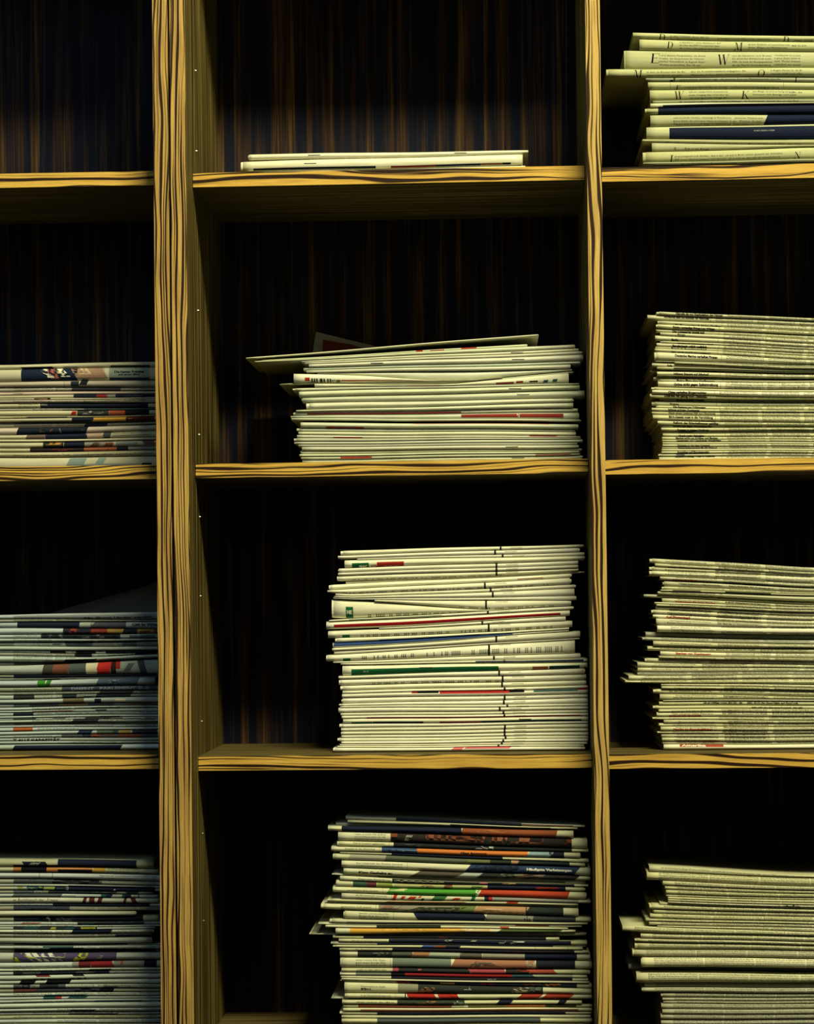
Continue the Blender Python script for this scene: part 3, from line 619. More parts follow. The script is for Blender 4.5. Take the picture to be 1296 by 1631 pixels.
rows = [
 m1(268,82,215, H3(b1,'Union: Die Sparpläne der Länder reichen nicht',455,4.2,nx='mar. BERLIN, 13. Januar. Mit dem nicht'), look='topmost newspaper, sloping down to the right'),
 m1(305,155,285, H3(b1,'zu feiern - Hamburg - Übersetzer Richter',500,5.0), ),
 m1(262,203,328, H3(b1,'Es geht Gemeinsamkeit voran, so sagen',455,4.6)),
 m1(262,262,350, H3(b1,'In London steigt die Zahl der erschos-',455,6.4,2.7,70,nx='ppb. JVA. JERUSALEM/WASHINGTON'), label='thicker newspaper with a line starting "In London"'),
 m1(380,350,455, H3(b1,'Soldaten ohne Moral',570,5.4,2.6,38,RT,True), label='newspaper with small red headline, its end set in'),
 m1(440,405,510, H3(b1,'Weizen kommt an, so Experten ist der',655,5.6,nx='F.A.Z. FRANKFURT, 9. Januar. Auch'), look='newspaper with blank corner and two lines of type'),
 m1(440,500,585, BODY(b1(650),b1(2700),74), mn=3, look='newspaper with small grey type'),
 m1(390,545,618, S_((b1(565),b1(980),BLK,0,.2,.8),(b1(1340),c1(810),BLK,0,.1,.9)), mn=2.2, look='thin newspaper with a broken black stripe'),
 m1(350,572,632, BODY(b1(540),b1(1300),70), mn=2.4, S2=0),
 m1(160,612,718, BODY(b1(480),b1(2700),74), rec=9, th=10, col=GREY, look='set-back newspaper whose rounded end juts far left'),
 m1(410,675,772, H3(b1,'Weltwissen für Irans Kinder',602,6.0,3.1,64,RT,True,nx='F.A.Z. FRANKFURT, 6. Januar'), label='newspaper with red headline "Weltwissen für Irans Kinder"'),
 m1(300,732,806, H3(b1,'beraten. Anlässe zum Rückblick auf',610,4.4), mn=3),
 m1(325,762,848, BODY(b1(520),b1(2700),74), mn=2.8),
 m1(325,795,882, H3(b1,'einander, erklärte Der Mensch ist',520,5.2)),
 m1(285,845,942, H3(b1,'Abgrund: Entwicklung sei auch nicht',485,5.2,nx='mar. BERLIN, 29. Dezember. Die ab-')),
 m2(495,68,77, H3(b2,'Auf Piratenjagd',655,5.4,3.3,38,RT,True), label='newspaper with red headline "Auf Piratenjagd"', col=WHITE),
 m2(525,125,140, H3(b2,'Kenner: Themenhefte zum Jubiläum',665,7,2.2)),
 m2(538,212,187, H3(b2,'und Peter Müller als Ministerpräsident',715,11.5,2.6,66), T(b2(715),7.4,2.6,'Der weltgereiste als Innenminister',False,(.14,.12,.07),67), T(b2(710),4.0,2.4,'Halbes Wissen in die Moderne',False,(.14,.12,.07),63), label='thick cream newspaper with three lines of type', col=WHITE, rec=0),
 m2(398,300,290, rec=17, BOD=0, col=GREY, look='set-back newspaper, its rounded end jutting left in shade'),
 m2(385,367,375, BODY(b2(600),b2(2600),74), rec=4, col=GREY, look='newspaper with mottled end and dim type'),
 m2(487,415,435, H3(b2,'Es wird nicht, aber bitte sehr einfach',670,7.2,2.4,nx='mar. BERLIN, 18. Dezember. Die Steuer')),
 m2(415,482,490, H3(b2,'So hergerichtet ist das Bürgertum',575,4.4,2.4)),
 m2(580,545,573, H3(b2,'Sterben vor Zuschauern',778,4.2,3.1,56,RT,True,nx='mar. WASHINGTON/LOND., 11. Dezember'), label='newspaper with red headline "Sterben vor Zuschauern"', col=WHITE),
 m2(560,605,640, H3(b2,'Zum Medium vom Volke im Netz gezeigt',760,3.2,2.4)),
 m2(405,635,684, H3(b2,'und pflegte sich die bürgerliche Dar-',568,5.0,2.6,nx='rah. BERLIN, 4. Dezember. Zwei Mar'), label='newspaper with clean pale corner and line "und pflegte sich"'),
 m2(285,690,735, H3(b2,'einen Forschungsverlust eingestellt',470,6.2,2.5)),
 m2(297,755,787, BODY(b2(470),b2(2600),74)),
 m2(300,815,838, BODY(b2(330),b2(2600),74), rec=5, col=GREY, look='dim newspaper behind a dark gap'),
 m2(170,860,884, H3(b2,'einfacher verständlicher Führer für',335,5.0,2.5,66,nx='zu WIESBADEN, 2. Dezember. Das Volk'), rec=0, label='newspaper jutting far left, upper of the two'),
 m2(125,922,942, BODY(b2(325),b2(2600),74), rec=0, th=8.5, label='newspaper jutting furthest left, lower of the two'),
 m3(245,77,7-0, BODY(b3(430),b3(2900),70), mn=3),
 m3(215,116,58, H3(b3,'Politiker: Was uns die Europäer sagen',400,3.4,2.3), mn=3),
 m3(130,158,90, H3(b3,'Bei den Paralympics läuft Oscar Pis-',332,4.6,2.8,68,nx='job. OLKLAN, 21. November. Die Angeklagten'), label='newspaper with line starting "Bei den Paralympics"'),
 m3(192,234,185, H3(b3,'zirka Marburg-Biedenkopf seit sich',390,6.4,2.7,65), label='newspaper with line "zirka Marburg-Biedenkopf"'),
 m3(240,325,225, BODY(b3(420),b3(2900),70), mn=2.4, col=GREY),
 m3(182,347,252, T(b3(835),3.6,2.3,'mit ein kräftiger Irrtum 28,6 Uhr - die',True,(.02,.02,.02),62), T(c3(460),4.0,2.6,'ARD, 20.15 Uhr: Good Night, and Good Luck.',True,(.02,.02,.02),82), mn=4.5, label='newspaper with bold television listing on the right'),
 m3(130,408,312, T(c3(525),4.6,2.2,'ARD, 0.50 Uhr: Das vierte Protokoll - Die USA',True,(.02,.02,.02),82), look='newspaper with blank fold and bold listing low right'),
 m3(175,463,365, H3(b3,'zierung des Geflechts ins Besondere',365,3.9,2.5,66)),
 m3(145,508,414, H3(b3,'Vater auf seiner letzten Reise spre-',372,3.6,2.6,66,(.22,.07,.04)), T(b3(330),7.0,2.6,'SOZIALES FÜR DIE KINDER',True,RT,51), label='newspaper with reddish type over a red line'),
 m3(125,578,482, H3(b3,'Uni-Elf: Nach dem Dezimieren neuer',325,4.6,2.5,61,nx='boch. TOKOHAMA, 19. November. Die Bank'), look='newspaper jutting left with pale rounded end'),
 m3(250,622,540, H3(b3,'Mission: und dass Schmidt zum',460,4.2,2.4,59), look='newspaper with torn white corner', mn=3.5),
 m3(178,672,574, H3(b3,'im Alter zu besichtigen wird ziehen',390,3.9,2.5,68)),
 m3(205,722,630, H3(b3,'Monika im Rauschgiftfieber',388,5.6,2.9,63,RT,True), label='newspaper with red headline "Monika im Rauschgiftfieber"'),
 m3(195,790,682, H3(b3,'Handel verstimmt, nicht schwach',375,2.6,2.2,50,(.12,.13,.08))),
 m3(215,830,728, H3(b3,'unter den unzähligen Staaten hier',408,5.6,2.2,58)),
 m3(225,885,786, H3(b3,'McCain griff die unentschlossen Schlacht-',408,5.0,2.6,68,bold=False,nx='F.A.Z. FRANKFURT, 4. November. Die')),
 m3(232,940,844, H3(b3,'Gewinner oder nur nicht geliebt sind',440,2.4,2.0,60)),
 m3(248,985,887, S_((b3(485),b3(1130),(.52,.07,.035),0,0,.42)), T(b3(515),3.1,3.4,'Amerika',True,(.8,.75,.6),38), label='pale bottom newspaper with red block reading "Amerika"', col=WHITE),
]
build_stack(rows, R_ + .078, zR[2], 2, 'third right stack', 'newspapers on the third right shelf', xmin=XR0, xmax=XR - .004)

# ================================================================== right bay, fourth shelf
e = crop(960, 1350, 3.857)
def n4(xl, yl, yr, *o, **k):
    a = e(xl, yl)
    def bd(ink, r, h): BODY(a[0] + 19, a[0] + 430, 78, 3, 3.0, 3.0, 2.4, (.02,.03,.02))(ink, r, h)
    return RR(e, e, xl, yl, yr, *( [bd] + list(o)), xr=1218, **k)
rows = [
 n4(285,115,172, look='topmost newspaper, sloping down to the right'), n4(270,152,188, th=15, rec=2, label='thick newspaper with blank corner'), n4(368,208,243), n4(382,238,268), n4(388,262,288),
 n4(390,290,312,mn=2.4), n4(400,305,328,mn=2), n4(400,318,342,mn=2), n4(405,331,358, T(e(1110),2.2,4.6,'FAZ.NET',True,(.01,.01,.01),26), label='pale newspaper with bold black letters at far right', mn=2, col=WHITE),
 n4(350,341,372, mn=2.2, rec=4), n4(302,354,384), n4(314,381,404), n4(290,409,432), n4(264,438,462, mn=4), n4(285,456,476, mn=4), n4(335,480,497, rec=3),
 n4(120,482,522, rec=0, th=9, label='newspaper jutting far left with a curled end'), n4(232,524,546, look='newspaper with crumpled left end'), n4(205,560,584, mn=4), n4(214,580,602, label='newspaper with three neat lines of type and blank corner'),
 n4(192,627,638), n4(240,674,686, label='newspaper with bright cream corner and thick fold', col=WHITE, rec=0), n4(165,737,744, rec=26, col=(.2,.22,.3), look='dark bluish set-back newspaper'), n4(206,772,784, rec=2, label='newspaper with bright curled corner below the dark gap'),
 n4(257,836,834, rec=9, col=GREY), n4(247,866,868, rec=6, col=GREY, look='grey newspaper with wide blank corner'), n4(372,899,905, rec=8, col=GREY), n4(368,931,930, rec=8, col=GREY), n4(385,951,950, rec=8, col=GREY, mn=3), n4(360,966,968, rec=6, col=GREY),
 n4(366,1000,1000, col=GREY), n4(362,1030,1030, col=GREY), n4(358,1062,1060, col=GREY), n4(372,1100,1098, col=GREY), n4(365,1140,1138, col=GREY), n4(370,1180,1178, col=GREY),
]
build_stack(rows, R_ + .07, z4[2], 2, 'bottom right stack', 'newspapers on the bottom right shelf', xmin=XR0, xmax=XR - .004, tint=(.95,.95,.9))

# ================================================================== middle bay, top shelf: magazines
rows = [
 row((396.5,244.4),(841,238.2), rec=2, staples=(500,733), mat=M_gloss, col=WHITE, th=9.5, label='thin stapled magazine on top of the thicker one', short=0),
 row((387,256.4),(832,245.0), S_((403,598,BLK,0,.78,.97),(622,694,(.20,.02,.015),0,.80,.97),(694,765,NAVY,0,.80,.97),(765,800,BRO,0,.80,.95),(800,813,BLK,0,.78,.95)), staples=(494,), rec=0, mat=M_gloss, col=WHITE, label='thick stapled magazine, black and red low print', nb=.8),
 row((392,272.5),(836.5,262.5), mat=M_gloss, col=WHITE, label='bottom sheaf jutting right under the thick magazine', rec=1),
]
build_stack(rows, R_ + .055, zM[0], 1, 'top middle pile', 'magazines on the top middle shelf', 'magazine', xmin=XMID0, xmax=XMID1)

# ================================================================== middle bay, second shelf
f = crop(380, 510, 4.32); g = crop(660, 510, 4.05)
def M2(xl, yl, xr, yr, *o, pts=None, **k):
    k.setdefault('mat', M_gloss); k.setdefault('col', (.70,.70,.52) if RN.random() < .5 else (.58,.61,.44)); k.setdefault('look', 'stapled magazine')
    return row(f(xl, yl), g(xr, yr), *o, pts=pts, **k)
rows = [
 M2(50,258,795,88, th=2.4, rec=1, label='thin booklet jutting out left and rising to the right'),
 M2(160,275,725,150, S_((f(1220),f(1265),RED,0,.1,.9),(g(300),g(400),RED,0,.1,.7),(g(100),g(190),RED,0,.4,1)), th=4.5, label='slim magazine with small red marks on its spine', mn=2.2),
 M2(0,0,0,0, pts=[f(110,312), f(270,288), f(440,263), g(600,172), g(1030,156)], th=6.5, rec=1, label='bent magazine whose left end droops outwards', mn=3),
 M2(432,276,1055,181, mn=2.4, staples=(823,)), M2(455,288,1075,200, mn=2.2),
 M2(482,299,1085,220, staples=(600,825), rec=0, label='thicker magazine with a shiny staple'),
 M2(445,326,1070,264, mn=2.6, col=(.5,.56,.45)), M2(465,343,1004,286, mn=3), M2(540,360,1015,314, mn=2.6),
 M2(0,0,0,0, S_((f(455),f(488),RED,0,.45,.85),(f(705),g(60),RED,0,.70,.85)), T(f(500),12.4,4,'▌▌▌▐▌▌▐▐ 4 7 1009',True,(.03,.05,.03),46), pts=[f(378,365), f(800,378), g(90,386), g(420,398), g(560,408)], rec=0, label='thick pale newspaper tapering right with red square and barcode', col=WHITE, th=21, mat=M_news, mn=1.0),
 M2(290,440,1025,372, mn=2.2, rec=5, th=8, look='magazine with short grey stub on the left'),
 M2(0,0,0,0, S_((f(1150),g(180),(.4,.05,.03),0,.55,.8),(g(525),g(640),(.28,.03,.02),0,.62,.92),(g(655),g(700),(.28,.03,.02),0,.55,.85),(g(740),g(795),BLK,0,.62,.8),(g(830),g(860),TEA,2,.6,.92),(g(890),g(920),TEA,2,.55,.85)), pts=[f(522,434), g(100,424), g(480,385), g(990,341)], rec=0, label='newspaper with dark red letters and two leaf emblems', col=WHITE, mat=M_news, mn=2.6),
 M2(390,466,1062,408, mn=3), M2(415,487,1065,418, staples=(820,), mn=6, label='bright magazine with a staple above a thicker one', rec=0),
 M2(438,530,1105,450, staples=(833,), rec=1, label='pale magazine reaching almost to the right divider'), M2(485,568,1020,503, mn=4, rec=0),
 M2(395,618,1023,532, mn=2.6), M2(380,633,1053,566, S_((f(470),g(300),(.32,.02,.02),0,.45,.9)), mn=4.5, label='magazine with a long dark red line'),
 M2(370,655,1057,590, S_((g(300),g(960),(.30,.04,.03),0,.2,.8),(g(660),g(680),CRM,0,.1,.9)), mn=3, label='magazine with crumpled right end and dark red spine'),
 M2(362,674,1065,638, th=3.6, rec=1), M2(425,703,1050,668, S_((f(600),f(860),(.42,.05,.04),0,.78,1),(g(-10),g(870),(.45,.2,.15),0,.0,.14)), rec=0, label='pale magazine with a faint pink edge'),
 M2(418,742,1038,703, mn=2.2), M2(410,768,1040,718, mn=3), M2(400,790,1070,745, S_((f(650),f(850),RED,0,.6,1),(g(740),g(920),(.3,.03,.03),0,0,.35)), label='magazine with short red stripe on its left half', mn=2.4),
 M2(398,812,1072,757, mn=2, col=GREY), M2(392,838,1083,765, mn=2.6), M2(410,856,1050,788, mn=2, col=GREY), M2(435,873,1060,803, mn=2.4, staples=(815,)),
 M2(425,898,1080,825, mn=2.2), M2(418,922,1062,842, mn=2), M2(433,940,1066,856, S_((f(700),f(915),RED,0,.2,.8),(g(780),g(1010),(.3,.03,.03),0,.3,.8)), mn=2), M2(436,960,1083,870, staples=(825,), mn=2.2), M2(436,980,1083,892, mn=2),
]
build_stack(rows, R_ + .045, zM[1], 1, 'second middle stack', 'magazines on the second middle shelf', 'magazine', xmin=XMID0, xmax=XMID1, depth=YB - .064 - (R_ + .045))

# ================================================================== middle bay, third shelf
h1 = crop(500, 850, 5.4); k1 = crop(720, 850, 5.4); h2 = crop(500, 1030, 5.4); k2 = crop(720, 1030, 5.4)
WS = (.80,.79,.61)
def TK(x, f0=.05, f1=.95): return S_((x, x + 3.1, (.02,.022,.02), 0, f0, f1))
def CODE(x, off=3.2): return T(x, off, 1.7, 'RANDMARKE', False, (.22,.24,.18), 19)
def LOC(x0, x1, off=None, seed=3):
    "upright columns of tiny figures, cut by the fold"
    def fn(ink, r, h):
        R = random.Random(seed); x = x0
        while x < x1:
            n = R.randint(2, 5)
            for j in range(n):
                if R.random() < .85:
                    o0 = off if off is not None else h * .55
                    for t in range(5):
                        a = (o0 + t * 1.5) / h
                        if a < .97: ink.quad(x, x + 1.7, a, min(.985, a + 1.0 / h), (.05,.06,.045))
                x += 3.0
            x += R.uniform(3, 7)
    return fn
def M3_(A, B, xl, yl, xr, yr, *o, pts=None, tick=None, **k):
    k.setdefault('col', WS); k.setdefault('rec', RN.uniform(0, 2)); k.setdefault('look', 'pale newspaper supplement')
    o = list(o)
    if tick: o += [TK(B(tick)), CODE(B(tick) + 17)]
    return row(A(xl, yl), B(xr, yr), *o, pts=pts, **k)
p1 = lambda *a, **k: M3_(h1, k1, *a, **k)
p2 = lambda *a, **k: M3_(h2, k2, *a, **k)
rows = [
 p1(250,145,1122,92, tick=408, look='topmost pale newspaper supplement'), p1(205,188,1086,120, tick=360, mn=4), p1(370,212,1138,160, tick=425, mn=2.2),
 p1(262,226,1138,190, S_((h1(326),h1(470),GRN,0,.42,.97),(h1(540),h1(772),RED,0,.38,.97)), T(h1(385),13.4,4.2,'9K',True,(.8,.8,.65),14), T(h1(490),13.0,3.4,'CO',True,RED,9), T(h1(600),12.8,2.4,'AB HIER NEU',False,(.8,.7,.6),24), rec=0, label='thicker newspaper with a green square and red block'),
 p1(212,298,1083,232, tick=372), p1(212,335,1083,270, tick=372), p1(208,362,1085,300, LOC(h1(330),k1(400),6,5), tick=372), p1(270,408,1138,350, mn=2.6, rec=6, th=5),
 p1(140,440,1018,345, S_((k1(560),k1(780),(.55,.22,.18),0,.55,.8)), rec=2), p1(115,487,1012,382, LOC(h1(240),k1(850),7,8), tick=272, rec=0, label='newspaper jutting left, tiny figures along lower edge'),
 p1(190,528,1052,440, tick=322, mn=4.5), p1(180,552,1050,474, tick=340, mn=2.6), p1(0,0,0,0, pts=[h1(172,560), h1(900,552), k1(500,548), k1(1060,538)], mn=2.2),
 p1(0,0,0,0, LOC(k1(60),k1(860),8,21), pts=[h1(520,572), h1(860,574), k1(200,572), k1(1020,578)], tick=282, mn=1.2, label='newspaper widening to the right with columns of tiny figures'),
 p1(0,0,0,0, S_((h1(272),h1(335),GRN,0,.36,.96)), LOC(h1(430),h1(1230),12,11), T(h1(280),22.5,5.5,'HE',True,(.75,.75,.6),8), pts=[h1(168,567), h1(700,598), h1(1296,642), k1(420,664), k1(560,672)], rec=0, th=31, mn=1.0, label='thick newspaper fanning open left, green tag', nb=1.4),
 p1(130,745,1036,626, S_((h1(300),h1(1100),(.25,.35,.22),0,.3,.6)), mn=2.6, tick=298), 
 p1(105,760,1010,656, S_((h1(170),k1(930),(.42,.012,.02),0,.42,.80)), rec=0, mn=9, label='newspaper with a long crimson stripe along its whole edge'),
 p1(560,812,975,712, tick=250, mn=2.2, rec=1),
 p1(120,840,1032,748, S_((h1(242),h1(306),GRN,0,.62,.97)), LOC(h1(400),k1(880),8,31), tick=305, rec=0, label='newspaper with small green tag, above the blue stripe'),
 p1(198,900,1005,822, S_((h1(560),k1(240),(.05,.11,.30),0,.72,1)), rec=0, mn=4, label='newspaper whose lower edge shows bright blue at the middle'),
 p1(160,942,1004,836, S_((h1(168),k1(520),(.04,.09,.26),0,.0,.72)), mn=3, label='newspaper with a solid blue stripe on its left half'),
 p1(160,970,1100,838, LOC(k1(700),k1(960),8,44), pts=[h1(160,985), h1(1250,918), k1(550,872), k1(1100,836)], tick=370, mn=3, rec=0, label='newspaper opening wide at its right end'),
 p1(172,1012,1095,902, mn=2.4, rec=2),
 p1(110,1045,1054,910, S_((h1(248),h1(312),GRN,0,.62,.97)), LOC(h1(410),k1(900),7,51), tick=308, rec=0, label='tilted newspaper with green tag and tiny figures'),
 p1(165,1100,1092,1028, tick=350), p1(245,1122,1165,1072, S_((k1(200),k1(1130),(.03,.05,.10),0,.2,.9)), tick=440, mn=2.6, label='thin newspaper with a dark blue stripe on the right'),
 p2(250,155,1172,131, S_((h2(320),k2(398),GRN,0,.42,.96),(k2(690),k2(822),(.38,.12,.07),0,.55,.97),(k2(835),k2(1096),(.015,.06,.05),0,.5,.95)), T(h2(420),12.8,3,'AUS',False,(.5,.6,.4),9), staples=(678,), rec=0, label='bright newspaper with a long green bar'),
 p2(210,252,1138,185, tick=395, mn=4), p2(225,278,1150,236, LOC(h2(500),k2(400),7,61), tick=425), p2(248,335,1152,290, tick=420),
 p2(245,380,1180,333, tick=442), p2(240,406,1180,362, S_((h2(840),h2(890),RED,0,0,.3),(h2(890),h2(1070),BLK,0,0,.3),(h2(1080),k2(490),(.55,.03,.03),0,0,.45),(k2(490),k2(620),BLK,0,.0,.4),(k2(700),k2(1080),TEA,0,.1,.4),(k2(1080),k2(1178),RED,0,.0,.25)), mn=6, label='newspaper with bright red and black blocks along its top'),
 p2(245,442,1180,410, tick=442), p2(240,492,1172,444, tick=435, look='plain pale supplement'), p2(235,512,1175,492, mn=2.2, tick=465), p2(210,527,1175,515, tick=400, rec=0), p2(228,572,1178,545, tick=432),
 p2(238,598,1180,574, S_((h2(450),k2(1100),(.35,.03,.03),0,.62,.98)), mn=3, tick=440, label='supplement with a thin dark red line'), 
 p2(250,623,1186,598, S_((h2(320),h2(500),GRN,0,.72,1),(h2(505),h2(940),BLK,0,.68,1),(h2(1080),k2(250),(.35,.02,.02),0,.72,1),(k2(250),k2(640),(.01,.04,.03),0,.66,1),(k2(640),k2(1112),(.012,.05,.045),0,.62,.95)), mn=5, rec=0, staples=(836,), label='stapled supplement with dark green and black line below'),
 p2(240,666,1184,642, mn=3), p2(232,703,1182,664, tick=445), p2(235,735,1180,703, tick=442), p2(235,765,1175,735, tick=442), p2(215,790,1183,768, tick=450, look='plain supplement'), p2(235,820,1168,790, tick=430, look='plain supplement'),
 p2(222,843,1162,818, tick=418, mn=3, look='plain supplement'), p2(200,858,1135,842, tick=390, mn=2, look='thin supplement'), p2(178,872,1128,858, S_((h2(1190),k2(90),(.7,.16,.18),6,.0,.75),(k2(110),k2(500),(.62,.14,.17),4,.0,.42)), rec=0, label='bottom supplement with pink blotches'),
]
build_stack(rows, R_ + .063, zM[2], 1, 'third middle stack', 'newspapers on the third middle shelf', xmin=XMID0, xmax=XMID1)

